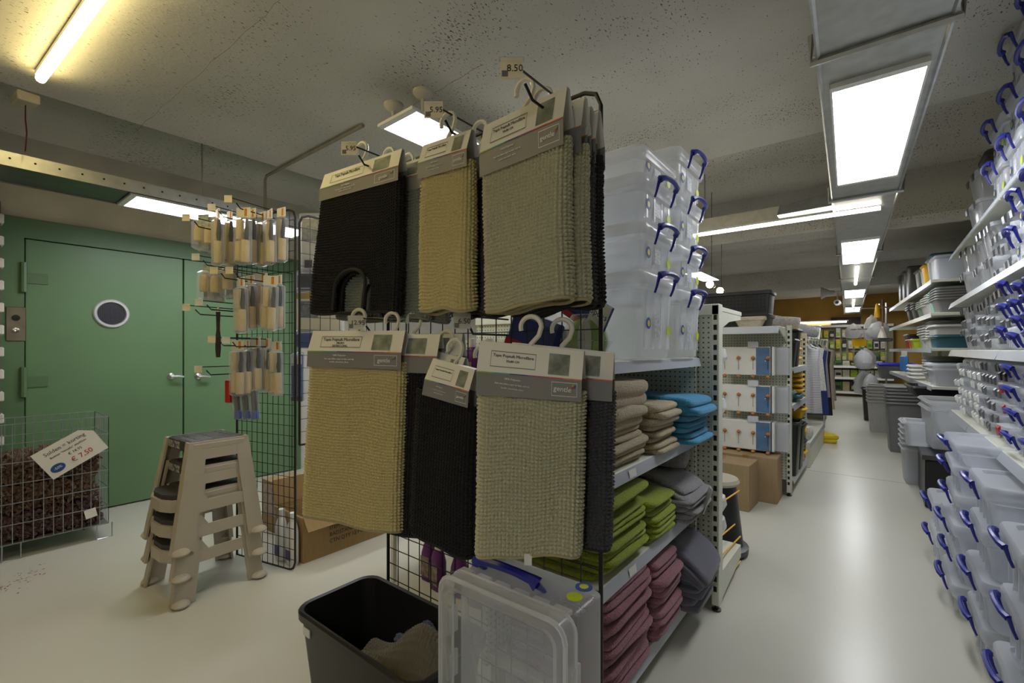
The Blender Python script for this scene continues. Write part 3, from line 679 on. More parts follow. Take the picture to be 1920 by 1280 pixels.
def handle_mesh(w_, drop=.058, out=.027, r=.0092):
    """blue clip handle on a box end (local: end face at x=0, y across, z=0 at lid top)"""
    m = MB(); h = w_/2
    pts = [(out*.8, -h, .0), (out*1.2, -h*.85, .007), (out*1.4, -h*.4, .011), (out*1.45, 0, .012), (out*1.4, h*.4, .011), (out*1.2, h*.85, .007), (out*.8, h, 0)]
    m.tube(pts, r, 7, True, [r*1.6, r*1.1, r*.95, r*.95, r*.95, r*1.1, r*1.3])
    for s in (-1, 1): m.tube([(out*.8, s*h, .004), (out*.4, s*h, -drop*.6), (out*.05, s*h*.97, -drop)], r*.55, 6, True, [r*.8, r*.55, r*.5])
    return m.mesh('handle', blue_pl, True)
def box_meshes(L, Wd, H):
    b = MB(); r = .03; hl = .045 if H > .14 else .03
    b.loft([ring(L*.86, Wd*.86, r, .002, 3), ring(L*.88, Wd*.88, r*1.1, .012, 3), ring(L*.93, Wd*.93, r*1.2, H-hl-.02, 3), ring(L*.975, Wd*.975, r*1.2, H-hl-.014, 3), ring(L*.985, Wd*.985, r*1.2, H-hl+.012, 3)], True, False)
    l = MB(); l.loft([ring(L*.99, Wd*.99, r*1.2, H-hl-.002, 3), ring(L, Wd, r*1.2, H-hl+.004, 3), ring(L, Wd, r*1.2, H-.008, 3), ring(L-.012, Wd-.012, r*1.1, H, 3), ring(L*.86, Wd*.84, r, H, 3), ring(L*.84, Wd*.81, r, H-.014, 3)], False, True)
    g = MB()   # moulded ribs on both ends
    for sx in (-1, 1):
        for k in range(4):
            y = (k-1.5)*Wd*.2; x = sx*L*.468; g.box(min(x, x-sx*.012), max(x, x-sx*.012), y-.006, y+.006, H*.12, H-hl-.02)
    gm = g.mesh('ribs', clear_pl)
    return b.mesh('body', clear_pl, True), l.mesh('lid', clear_pl, True), gm
oval_b = cached('ovb', lambda: MB().lathe([(.022, 0), (.022, .0015), (.001, .0015)], 14, axis='x').mesh('sticker', inkblue))
oval_bc = cached('ovbc', lambda: MB().lathe([(.012, .0015), (.012, .0025), (.001, .0025)], 10, axis='x').mesh('sticker', M('sticker_yellow', S(232, 220, 70), .5, var=.2)))
oval_y = cached('ovy', lambda: MB().lathe([(.02, 0), (.02, .0015), (.001, .0015)], 14, axis='x').mesh('sticker', M('sticker_lime', S(206, 220, 40), .5, var=.15)))
lbl = cached('lbl', lambda: MB().box(0, .0015, -.03, .03, -.05, .05).mesh('label', M('frosted_label', S(214, 216, 220), .5, scale=90, var=.25)))
def clear_box(label, loc, L, Wd, H, rot=0, group=None, ends=(1,), sticker=True, handle=True, cat='storage box', name='storage_box', pm=None):
    key = ('box', round(L, 3), round(Wd, 3), round(H, 3)); b, l, g = cached(key, lambda: box_meshes(L, Wd, H))
    t = thing(name, label, cat, loc, rot, group)
    bd = part('body', b, t, mat=pm); part('end_ribs', g, bd, mat=pm)['kind'] = 'stuff'; part('lid', l, t, mat=pm)
    hw = min(.19, Wd*.46); hm = cached(('h', round(hw, 3), H > .14), lambda: handle_mesh(hw, .062 if H > .14 else .045))
    for e in ends:
        if handle: part('handle', hm, t, (e*L/2, 0, H-.012), 0 if e > 0 else math.pi)
        if sticker:
            r_ = 0 if e > 0 else math.pi; s = e
            o = part('maker_sticker', oval_b, t, (s*L*.466, -s*Wd*.27, H*.42), r_); part('sticker_mark', oval_bc, o)
            part('volume_sticker', oval_y, t, (s*L*.466, s*Wd*.3, H*.35), r_); part('info_label', lbl, t, (s*L*.466, -s*Wd*.02, H*.4), r_, scale=(1, 1, min(1, H*3)))
    return t
# the clear box standing on its end
A = onZ(815, 1078, .7); B = onZ(1066, 1152, .7); C2 = onZ(1153, 1097, .7)
bw = .385; bd_ = .205; cx, cy = (-.905-.525)/2, .955
t = thing('storage_box', 'big clear storage box standing on end beside the black bin', 'storage box', (cx, cy, 0))
hh = .71
b = MB(); b.loft([ring(bw*.93, bd_*.80, .03, .02, 4, 0, .02), ring(bw*.93, bd_*.80, .03, hh-.02, 4, 0, .02), ring(bw*.86, bd_*.7, .03, hh-.008, 4, 0, .02)], True, True)
part('body', b.mesh('body', water_pl, True), t)
# rim band (lid side turned to the front), ribs along the rim
m = MB(); m.loft([ring(bw, hh, .04, .0, 4), ring(bw, hh, .04, .045, 4), ring(bw-.03, hh-.03, .035, .056, 4), ring(bw-.055, hh-.055, .03, .050, 4)], False, False); mp_ = MB(); mp_.loft([ring(bw-.055, hh-.055, .03, .050, 4), ring(bw-.07, hh-.07, .03, .040, 4)], False, True); XFB = (Matrix.Translation((0, -bd_/2+.04, hh/2)) @ Matrix.Rotation(math.pi/2, 4, 'X')); mp_.xf(XFB); part('lid_panel', mp_.mesh('panel', water_pl, True), t); m.xf(Matrix.Translation((0, -bd_/2+.04, hh/2)) @ Matrix.Rotation(math.pi/2, 4, 'X') @ Matrix.Translation((0, 0, 0)))
part('lid', m.mesh('lid', clear_pl, True), t)
for yy, rr in ((-bd_/2+.04, .004), (-bd_/2-.005, .006)):
    part('rim_bead', MB().tube([(p[0], yy, p[1]+hh/2) for p in ring(bw, hh, .04, 0, 4)]+[(ring(bw, hh, .04, 0, 4)[0][0], yy, ring(bw, hh, .04, 0, 4)[0][1]+hh/2)], rr, 6, False).mesh('bead', milky_pl, True), t)
for k in range(6):
    x = (k-2.5)*bw*.155; part('rim_rib', MB().bbox(x-.022, x+.022, -bd_/2+.03, -bd_/2+.062, hh-.012, hh+.001, .002).mesh('rib', clear_pl), t)
for k in range(5):
    for s in (-1, 1):
        z = hh*.12+k*.12; part('rim_rib', cached(('srib', s), lambda: MB().bbox(s*bw/2-.008, s*bw/2+.002, -bd_/2+.02, -bd_/2+.06, -.035, .035, .002).mesh('rib', clear_pl)), t, (0, 0, z))
hb = cached('bighandle', lambda: handle_mesh(.2, .05, .016, .012))
part('handle', hb, t, (-.03, -bd_/2+.06, hh+.012), (0, -math.pi/2, -math.pi/2) if False else (math.radians(0), math.radians(-60), math.radians(90)))
o = part('maker_sticker', oval_b, t, (.135, .075, hh-.007), (0, -math.pi/2, 0)); part('sticker_mark', oval_bc, o); part('volume_sticker', oval_y, t, (.14, .02, hh-.007), (0, -math.pi/2, 0))
o = part('grip_dots', MB().mesh('d', clear_pl), t) if False else None
for k, (x0, z0) in enumerate(((.07, .30), (.14, .25))):
    part('paper_insert', MB().box(x0, x0+.055, -bd_/2+.045, -bd_/2+.047, z0-.2, z0+.2).mesh('insert', M('grey_print', S(176, 178, 170), .6, scale=60, var=.2)), t)
# ================================================================== FIRST GONDOLA WITH TOWELS
def slots(x0, x1, y, z0, z1, pitch=.05, h=.026, axis='y'):
    m = MB(); z = z0
    while z < z1:
        if axis == 'y': m.box(x0, x1, y-.002, y, z, z+h)
        else: m.box(y, y+.002, x0, x1, z, z+h)
        z += pitch
    return m
def upright(parent, x, y, h, wd=.035, dp=.07):
    u = part('upright', MB().bbox(x-wd/2, x+wd/2, y-dp/2, y+dp/2, .03, h, .003).mesh('upright', cream), parent)
    o = part('slots', slots(x-wd*.22, x+wd*.22, y-dp/2-.0005, .1, h-.03).mesh('slots', seam_dark), u); o['kind'] = 'stuff'
    part('levelling_foot', MB().lathe([(.022, 0), (.024, .008), (.01, .014), (.008, .04)], 10, (x, y-dp*.2, 0)).mesh('foot', black_pl, True), u)
GH = 1.525
A1 = thing('gondola', 'first cream steel gondola whose slotted post stands beside the towels', 'shelf unit', (0, 2.47, 0))
part('pegboard', MB().box(-2.25, -.645, -.02, .02, .12, GH-.03).mesh('pegboard', creamperf), A1)
upright(A1, -.632, 0, GH); upright(A1, -1.64, 0, GH)
part('top_rail', MB().bbox(-2.25, -.615, -.035, .035, GH-.05, GH+.005, .003).mesh('rail', cream), A1)
part('top_bracket', MB().prism([(.03, GH-.005), (.47, GH-.005), (.47, GH-.05), (.2, GH-.075), (.03, GH-.12)], -.645, -.622, 'x').mesh('bracket', cream), A1)
part('rear_top_shelf', MB().bbox(-2.25, -.62, .035, .48, GH-.03, GH-.005, .003).mesh('shelf', cream), A1)
part('rear_base_shelf', MB().bbox(-2.25, -.64, .035, .48, .10, .17, .004).mesh('shelf', cream), A1)
part('base_leg', MB().prism([(.03, .17), (.47, .17), (.47, .1), (.06, .03), (.03, .03)], -.645, -.622, 'x').mesh('leg', cream), A1)
# the towel shelves facing the aisle
SY0, SY1, SX0, SX1 = 1.345, 2.40, -1.18, -.70
TU = thing('towel_shelf', 'cream shelf bay facing the aisle, stacked with towels', 'shelf unit', (0, 0, 0))
part('back_panel', MB().box(SX0-.03, SX0, SY0, SY1, .08, 1.30).mesh('panel', creamperf), TU)
part('side_panel', MB().box(SX0-.03, SX1-.02, SY1+.01, SY1+.03, .08, GH).mesh('panel', creamperf), TU)
SHZ = [.135, .53, .88, 1.262]
for z in SHZ:
    s = part('shelf_board', MB().bbox(SX0, SX1, SY0, SY1, z-.03, z, .003).mesh('shelf', cream), TU)
    part('price_strip', MB().add([(SX1+.001, SY0, z-.002), (SX1+.001, SY1, z-.002), (SX1+.012, SY1, z-.042), (SX1+.012, SY0, z-.042)], [(0,1,2,3)]).mesh('strip', grey_strip), s)
    if z < 1.2 and z > .2: part('strip_ticket', MB().add([(SX1+.0075, 1.55, z-.008), (SX1+.0075, 1.61, z-.008), (SX1+.0125, 1.61, z-.036), (SX1+.0125, 1.55, z-.036)], [(0,1,2,3)]).mesh('ticket', paper_w), s)
for (x, y) in ((SX0+.03, SY0+.03), (SX0+.03, SY1-.03)): part('base_post', MB().box(x-.02, x+.02, y-.02, y+.02, 0, .11).mesh('post', cream), TU)
part('kick_plate', MB().box(SX1-.09, SX1-.08, SY0+.02, SY1-.02, .0, .105).mesh('plate', M('kick_grey', S(120, 118, 108), .6)), TU)  # kick plate in a darker grey than the shelves

def towel_mesh(wx, wy, h, layers=2, seed=0, lump=.008, mat=None, nx=26, ny=26, droop=0):
    """folded towel: x deep, y wide; folds show as grooves all round"""
    rng = np.random.RandomState(seed); nz = 6*layers; p = 9.0
    rings_ = []; m = MB()
    fz = [rng.uniform(0, 6) for _ in range(8)]
    def wobble(x, y): return lump*(math.sin(x*9+fz[0])+.7*math.sin(y*11+fz[1])+.5*math.sin((x+y)*17+fz[2]))
    n = 44; rings = []
    zs = [0]+[(i+.0)/nz for i in range(0, nz+1)]+[1]
    for k in range(nz+1):
        t = k/nz; groove = abs(math.sin(math.pi*t*layers))**.5; edge = -.011*(1-groove)
        lay = int(min(t*layers, layers-1e-6)); jit = (rng.uniform(-1, 1) if k % 6 == 0 else 0)
        rg = []
        sh = .016*math.sin(lay*2.1+fz[3]); sh2 = .012*math.sin(lay*3.3+fz[4])
        for a in range(n):
            th = 2*math.pi*a/n; c, s = math.cos(th), math.sin(th)
            x = math.copysign(abs(c)**(2/p), c)*(wx/2+edge+sh*abs(c)); y = math.copysign(abs(s)**(2/p), s)*(wy/2+edge+sh2*abs(s))
            fr = x/wx+.5
            z = h*t+wobble(x, y)*t*1.3-(droop*max(0, fr-.6)**2*4)*h
            if k in (0, nz): pass
            rg.append((x, y, max(z, 0 if not droop else -9)))
        rings.append(rg)
    m.loft(rings, False, False)
    # pillow top and flat bottom by shrinking rings
    for base, dirz in ((rings[-1], 1), (rings[0], -1)):
        prev = base; rr = [base]
        for q in (.93, .75, .45, .15, .02):
            zz = (h*(1+.09*(1-q*q)) if dirz > 0 else 0)
            rg = []
            for (x, y, z0) in base:
                X, Y = x*q, y*q; fr = X/wx+.5
                rg.append((X, Y, (zz+wobble(X, Y)*1.3-(droop*max(0, fr-.6)**2*4)*h) if dirz > 0 else 0.0))
            rr.append(rg)
        m.loft(rr, False, True)
    return m.mesh('towel', mat, True)
def towel_stack(colour, label, mat, x0, x1, y0, y1, z0, hs, group, layers=2, seed=0, name='towel', droop=0):
    z = z0; n = len(hs)
    for i, h in enumerate(hs):
        jx, jy = random.uniform(-.012, .012), random.uniform(-.010, .010); sc = random.uniform(-.012, .01)
        me = towel_mesh(x1-x0+sc, y1-y0+sc-.004, h*.97, layers, seed+i, .004 if h < .07 else .008, mat, droop=droop if i == n-1 else 0)
        single(name, me, label % nth(i, n), 'towel', ((x0+x1)/2+jx, (y0+y1)/2+jy, z+.001), random.uniform(-.05, .05), group)
        z += h
    return z
towel_stack('beige', 'beige terry towel, %s in the stack nearest the mat rack', beige_w, -1.12, -.70, 1.40, 1.765, SHZ[2], [.04, .045, .05, .075, .115], 'beige towels', 2, 10)
towel_stack('beige', 'beige terry towel, %s in the smaller stack beside the blue towels', beige_w, -1.05, -.685, 1.785, 2.05, SHZ[2], [.045, .045, .05, .055], 'beige towels', 2, 30)
towel_stack('blue', 'sky blue towel, %s in the blue pile by the slotted post', blue_w, -1.05, -.63, 2.07, 2.385, SHZ[2], [.05, .05, .05, .06], 'sky blue towels', 2, 50, droop=.6)
towel_stack('lime', 'lime green towel, %s in the stack nearest the mat rack', lime_w, -1.14, -.70, 1.37, 1.745, SHZ[1], [.044, .044, .044, .044, .046, .05], 'lime green towels', 2, 70)
towel_stack('lime', 'lime green towel, %s in the shorter stack beside the grey towels', lime_w, -1.08, -.69, 1.76, 2.03, SHZ[1], [.04, .042, .044, .048], 'lime green towels', 2, 90)
towel_stack('grey', 'grey terry towel, %s in the pile by the slotted post', grey_w, -1.10, -.635, 2.045, 2.385, SHZ[1], [.06, .06, .075], 'grey towels', 3, 110, droop=1.2)
me = towel_mesh(.42, .2, .085, 1, 121, .006, grey_w); single('towel', me, 'rolled grey towel lying on top of the grey pile', 'towel', (-.93, 2.24, SHZ[1]+.215), .2, 'grey towels')
towel_stack('pink', 'dusty pink towel, %s in the stack nearest the clear box', pink_w, -1.12, -.68, 1.36, 1.76, SHZ[0], [.05]*7, 'dusty pink towels', 2, 130)
towel_stack('pink', 'dusty pink towel, %s in the second stack beside the slate cloths', pink_w, -1.08, -.675, 1.775, 2.06, SHZ[0], [.05, .05, .05, .05, .06, .06], 'dusty pink towels', 2, 150)
towel_stack('slate', 'slate grey cloth, %s in the pile by the slotted post', slate_w, -1.08, -.60, 2.075, 2.39, SHZ[0], [.09, .09, .10], 'slate cloths', 3, 170, droop=1.5)
# paper bands on towels
for (x, y, z, r, lab) in ((-.80, 1.60, SHZ[1]+.285, .5, 'printed paper label on the lime green towels'), (-.64, 2.22, SHZ[1]+.13, 0, 'blue and white tag hanging on the grey towels'), (-.80, 1.55, SHZ[0]+.385, .4, 'striped paper label on the dusty pink towels')):
    t = thing('towel_label', lab, 'label', (x, y, z), r)
    if 'tag' in lab: part('card', MB().box(.04, .043, -.03, .03, -.10, .02).mesh('card', paper_w), t, None, (0, .35, .5)); part('print', MB().box(.043, .0435, -.03, .03, -.10, -.05).mesh('print', inkblue), t, None, (0, .35, .5))
    else: part('card', MB().box(-.03, .03, -.07, .07, .0, .003).mesh('card', M('label_print', S(150, 146, 150), .5, scale=40, var=.5)), t); part('print', MB().box(-.03, .03, .02, .05, .003, .0035).mesh('print', M('label_purple', S(110, 60, 120), .5)), t)
# ---- stacked boxes on top
NB = [(1.263, .323), (1.587, .178), (1.766, .174), (1.941, .10)]
for i, (z, h) in enumerate(NB):
    clear_box('clear box with blue handles, %s in the stack nearest the mat rack' % nth(i, 4), (-.90, 1.765, z+.001), .50, .37, h, 0, 'clear boxes on the towel gondola', ends=(1,), handle=i < 3)
FB = [(1.263, .295), (1.559, .19), (1.75, .215), (1.966, .20)]
for i, (z, h) in enumerate(FB):
    clear_box('clear box with blue handles, %s in the stack by the slotted post' % nth(i, 4), (-.90, 2.15, z+.001), .50, .37, h, 0, 'clear boxes on the towel gondola', ends=(1,))
# bagged scrubbing puff on the shelf corner
p = Vector((-.80, 1.435, SHZ[3]+.001)); t = thing('bath_puff', 'green and white bath puff in a printed bag on the shelf corner', 'bath puff', p)
m = MB(); 
for k in range(9):
    a0 = k*.7; ringp = []
    for i in range(18):
        th = i/18*2*math.pi; ringp.append((.062*math.cos(th)*math.cos(a0), .062*math.cos(th)*math.sin(a0)*.8, .07+.062*math.sin(th)))
    m.cur = k % 2; m.tube(ringp+[ringp[0]], .019, 6)
part('puff', m.mesh('puff', [M('puff_green', S(150, 186, 50), .8), M('puff_white', S(226, 230, 220), .8)], True), t)
part('bag', MB().lathe([(.001, .0), (.06, .006), (.092, .07), (.07, .13), (.05, .16)], 14).mesh('bag', bag_pl, True), t)
hc = part('header', MB().box(-.10, .10, -.006, .006, .0, .11).mesh('header', M('bag_blue_print', S(40, 58, 130), .4)), t, (-.02, 0, .125), (0, .5, -.2))
part('white_field', MB().box(.02, .10, -.0075, -.006, .03, .11).mesh('field', paper_w), hc); part('red_edge', MB().box(-.10, .10, -.0078, -.006, .0, .022).mesh('edge', red_pl), hc)
text('Spons', .032, inkblue, hc, frame((.06, -.008, .07), (1, 0, 0), (0, 0, 1)))
t = thing('bagged_sponge', 'blue and red bagged bath article behind the mat grid', 'bath article', (-1.0, 1.40, SHZ[3]+.001))
part('bag', MB().bbox(-.14, .1, -.03, .03, 0, .16, .02).mesh('bag', M('bag_blue_print', S(40, 58, 130), .4)), t, None, (0, .35, 0)); part('red_edge', MB().box(-.13, .09, -.032, -.03, .02, .05).mesh('edge', red_pl), t, None, (0, .35, 0))
# step stool and yellow hooks at the rear of the gondola
sp = Vector((-.83, 3.2, 0)); t = thing('kick_stool', 'round black kick stool with beige top behind the towel gondola', 'stool', sp)
part('body', MB().lathe([(.18, 0), (.185, .03), (.165, .06), (.15, .2), (.125, .42), (.125, .44), (.001, .44)], 24).mesh('body', black_pl, True), t)
part('bumper', MB().lathe([(.182, .012), (.196, .02), (.196, .05), (.17, .06)], 24).mesh('bumper', char_pl, True), t)
part('top', MB().lathe([(.001, .44), (.14, .44), (.145, .455), (.135, .475), (.001, .48)], 24).mesh('top', taupe_pl, True), t)
for i, (py, ln) in enumerate(((900, .52), (960, .50), (985, .55), (1012, .52), (1030, .55))):
    z = onX(1385, py, -.68).z
    single('yellow_hook', MB().tube([(0, 0, .012), (0, .03, .012), (.0, ln, -.03)], .0045, 6).mesh('hook', yellow_pl), 'yellow-tipped peg hook behind the towel gondola, %s from the top' % CNT[i], 'hook', (-.65-.02*(i % 2), 2.51, z), 0, 'yellow peg hooks')
for i, z in enumerate((.42, .30, .95, 1.22)):
    m = MB(); m.loft([ring(.16, .10, .04, 0, 3), ring(.2, .16, .06, .04, 3), ring(.18, .14, .05, .085, 3), ring(.06, .05, .02, .12, 3)], True, True)
    single('bagged_item', m.mesh('bag', milky_pl, True), 'white bagged article hanging behind the slotted post, %s' % ['second from below', 'lowest', 'third from below', 'highest'][i], 'bag', (-.74, 2.68, z), .2*i, 'bagged articles behind the post')
# ================================================================== STEP STOOLS
def stool_side(s):
    m = MB(); H = .55
    def X(z): return s*(.165+.045*(1-z/H))
    def quadp(a, b, c, d, ins=0):     # (y,z) corners -> thin leaning slab
        pts = [(X(z)-s*ins, y, z) for y, z in (a, b, c, d)]; t = s*.010
        m.add(pts+[(x-t, y, z) for x, y, z in pts], [(0,1,2,3),(4,7,6,5),(0,4,5,1),(1,5,6,2),(2,6,7,3),(3,7,4,0)])
    quadp((-.225, 0), (-.125, 0), (-.055, .50), (-.135, .55))          # front leg
    quadp((.140, 0), (.225, 0), (.160, .55), (.095, .50))              # rear leg
    quadp((-.135, .55), (-.095, .455), (.125, .455), (.160, .55), .0012)      # top band
    quadp((-.16, .245), (-.165, .185), (.165, .185), (.158, .245), .0024)     # cross bar
    quadp((-.10, .32), (-.125, .20), (-.06, .19), (-.055, .25), .0036)        # web behind the step
    for ya, yb in ((-.225, -.135), (.225, .160)):                      # returns of the legs round the corners
        w_ = s*.045; e = .010 if ya < 0 else -.010
        d_ = -.001 if ya < 0 else .001; a = [(X(0)-s*.001, ya+d_, 0), (X(0)-w_, ya+d_, 0), (X(.55)-w_, yb+d_, .55), (X(.55)-s*.001, yb+d_, .55)]
        m.add(a+[(x, y+e, z) for x, y, z in a], [(0,1,2,3),(4,7,6,5),(0,4,5,1),(1,5,6,2),(2,6,7,3),(3,7,4,0)])
    return m.mesh('side', taupe_pl)
def stool(label, loc, rot):
    t = thing('step_stool', label, 'step stool', loc, rot, 'stacked step stools')
    for s in (1, -1):
        sd = part('side_frame', cached(('ss', s), lambda: stool_side(s)), t)
        for y in (-.19, .197):
            ft = cached(('foot', s), lambda: MB().lathe([(.001, 0), (.034, 0), (.042, .010), (.036, .022), (.02, .03), (.001, .032)], 14).mesh('foot', taupe_pl, True))
            part('foot', ft, sd, (s*.212, y, 0))
    part('top_shell', cached('tsh', lambda: MB().bbox(-.168, .168, -.125, .15, .50, .548, .012).mesh('shell', taupe_pl, True)), t)
    tr = part('top_tread', cached('ttr', lambda: MB().bbox(-.13, .155, -.13, .143, .495, .556, .008).mesh('tread', tread_pl, True)), t)
    part('front_label', cached('tlb', lambda: MB().box(-.12, .03, -.1315, -.1305, .503, .542).mesh('label', M('stool_label', S(206, 200, 190), .6, scale=80, var=.5))), tr)
    for i in range(4):
        for j in range(3): part('grip_slot', cached('gsl', lambda: MB().bbox(-.016, .016, -.006, .006, 0, .002, .001).mesh('slot', black_pl)), tr, (-.09+i*.062+(j % 2)*.02, -.08+j*.085, .5555))
    def stepm():
        a = MB(); poly = [(-.165, -.10), (.165, -.10), (.165, -.15), (.13, -.205), (.06, -.232), (-.06, -.232), (-.13, -.205), (-.165, -.15)]
        a.prism(poly, .20, .26, 'z'); return a.mesh('step', taupe_pl)
    def stept():
        a = MB(); poly = [(-.145, -.105), (.145, -.105), (.145, -.15), (.115, -.195), (.055, -.22), (-.055, -.22), (-.115, -.195), (-.145, -.15)]
        a.prism(poly, .258, .285, 'z'); return a.mesh('tread', tread_pl)
    st = part('lower_step', cached('stp', stepm), t); part('step_tread', cached('stt', stept), st)
for i in range(3): stool('taupe two-step plastic stool with black treads, %s of the three stacked' % ['lowest', 'middle', 'topmost'][i], (-2.985, .985, .004+i*.13), math.radians(3))

# ================================================================== WIRE DUMP BIN WITH RUGS
CX0, CX1, CY0, CY1, CZ = -4.62, -4.2, -.75, .80, .84
t = thing('wire_basket', 'silver wire dump basket holding brown rugs by the green door', 'wire basket', (0, 0, 0))
def wire_panel(p0, p1, z0, z1, nv, zs):
    fr = MB(); p0, p1 = Vector(p0), Vector(p1); dv = p1-p0
    for z in zs: fr.tube([p0+Vector((0, 0, z)), p1+Vector((0, 0, z))], .0032, 5)
    wr = MB()
    for i in range(nv+1):
        q = p0+dv*(i/nv); wr.tube([q+Vector((0, 0, z0)), q+Vector((0, 0, z1))], .0022, 4)
    return fr, wr
zs = [.10, .22, .35, .47, .60, .72, .84]
for nm, a, b, n in (('front_panel', (CX1, CY0, 0), (CX1, CY1, 0), 34), ('back_panel', (CX0, CY0, 0), (CX0, CY1, 0), 34), ('end_panel', (CX0, CY1, 0), (CX1, CY1, 0), 9)):
    fr, wr = wire_panel(a, b, .10, CZ, n, zs); o = part(nm, fr.mesh(nm, zincwire), t); o['kind'] = 'stuff'; w_ = part('wires', wr.mesh('wires', zincwire), o); w_['kind'] = 'stuff'
part('bottom', MB().box(CX0, CX1, CY0, CY1, .096, .10).mesh('bottom', M('wire_bottom', S(120, 118, 112), .6)), t)
for y in (CY1-.02, .34, CY0+.1):
    for x in (CX0, CX1): part('leg', cached('cleg', lambda: MB().tube([(0, -.04, .1), (0, -.04, .004), (0, .04, .004), (0, .04, .1)], .004, 5).mesh('leg', zincwire)), t, (x, y, 0))
def shag_rug(label, loc, sx, sy, sz, mat, seed):
    rng = np.random.RandomState(seed); t = thing('rug', label, 'rug', loc, 0, 'shaggy rugs in the basket')
    b = MB(); b.loft([ring(sx*.9, sy*.95, .1, 0, 4), ring(sx, sy, .12, sz*.3, 4), ring(sx*.97, sy*.98, .12, sz*.75, 4), ring(sx*.75, sy*.85, .1, sz, 4)], True, True)
    part('body', b.mesh('body', mat, True), t)
    m = MB(); n = 2600
    for i in range(n):
        y = rng.uniform(-sy/2, sy/2); f = rng.uniform(0, 1)
        if f < .6: x = sx/2*rng.uniform(.93, 1.0); z = sz*rng.uniform(.02, .85); nrm = Vector((1, 0, .2))
        else: x = rng.uniform(-sx/2, sx/2)*.85; z = sz*rng.uniform(.92, 1.0); nrm = Vector((.2, 0, 1))
        d = (nrm*.5+Vector(rng.uniform(-1, 1, 3))).normalized()*rng.uniform(.03, .06); p = Vector((x, y, z)); a = d.orthogonal().normalized()*.010; c = d.cross(a).normalized()*.010
        m.add([p-a, p+a*.5+c, p+a*.5-c, p+d*.6-a*1.1, p+d*.6+a*.6+c*1.1, p+d*.6+a*.6-c*1.1, p+d], [(0,1,4,3),(1,2,5,4),(2,0,3,5),(3,4,6),(4,5,6),(5,3,6)])
    o = part('shag_pile', m.mesh('pile', mat, False, False), t); o['kind'] = 'stuff'
shag_rug('dark aubergine shaggy rug at the bottom of the wire basket', (-4.42, .02, .11), .34, 1.5, .18, rug_p, 1)
shag_rug('brown shaggy rug in the middle of the wire basket', (-4.42, .0, .30), .34, 1.46, .16, rug_b, 2)
shag_rug('brown shaggy rug on top in the wire basket, under the sale sign', (-4.43, .05, .47), .33, 1.40, .14, rug_b, 3)
# the sale sign
cs = [onX(55, 854, -4.185), onX(168, 802, -4.165), onX(201, 833, -4.165), onX(102, 900, -4.185)]
ex = ((cs[1]-cs[0])+(cs[2]-cs[3])).normalized(); ez = ((cs[0]-cs[3])+(cs[1]-cs[2])); c = sum(cs, Vector())/4; ez = (ez-ex*ez.dot(ex)).normalized(); nn = ex.cross(ez)
wS = ((cs[1]-cs[0]).length+(cs[2]-cs[3]).length)/2; hS = max(.2, ((cs[0]-cs[3]).length+(cs[1]-cs[2]).length)/2)*1.0
t = thing('sale_sign', 'white Solden sale card tied to the wire basket', 'sign', c); t.matrix_world = frame(c, ex, ez)
part('card', MB().prism([(-wS/2, -hS/2), (wS/2, -hS/2), (wS/2, hS/2-.05), (wS/2-.06, hS/2), (-wS/2, hS/2)], -.003, 0, 'z').mesh('card', paper_w), t)
def st(body, size, x, y, mt): text(body, size, mt, t, Matrix.Translation((x, y, .001)))
st('Solden = korting', wS*.105, 0, hS*.30, ink); st('Badmat "Novello" 60x90cm', wS*.056, 0, hS*.13, ink); st('\u20ac 14,95', wS*.075, wS*.06, -hS*.03, ink); st('\u20ac 7,50', wS*.14, wS*.10, -hS*.26, inkred)
part('discount_oval', MB().lathe([(.001, 0), (wS*.12, 0), (wS*.12, .0012), (.001, .0012)], 18).mesh('oval', inkblue), t, (-wS*.32, -hS*.24, 0), None, None, (1, .72, 1)); text('-50%', wS*.07, inkwhite, t, Matrix.Translation((-wS*.32, -hS*.24, .0018)))
t = thing('product_tag', 'small white tag hanging on the front of the wire basket', 'label', onX(170, 962, -4.19)); part('tag', MB().box(0, .002, -.03, .03, -.03, .03).mesh('tag', paper_w), t, None, (.2, 0, 0))
# red flakes on the floor at the far left
m = MB()
for i in range(60):
    a = random.random(); p = onZ(-10+a*95, 1108-a*45+random.gauss(0, 9), .002); s = random.uniform(.003, .011); r = random.uniform(0, 3); ca, sa = math.cos(r)*s, math.sin(r)*s
    m.add([(p.x-ca, p.y-sa, .0012), (p.x+sa*.5, p.y-ca*.5, .0012), (p.x+ca, p.y+sa, .0012), (p.x-sa*.5, p.y+ca*.5, .0012)], [(0, 1, 2, 3)])
o = single('paint_flecks', m.mesh('flecks', M('rust_red', S(128, 58, 40), .8)), 'rust red flecks on the floor in front of the wire basket', 'stain'); o['kind'] = 'stuff'

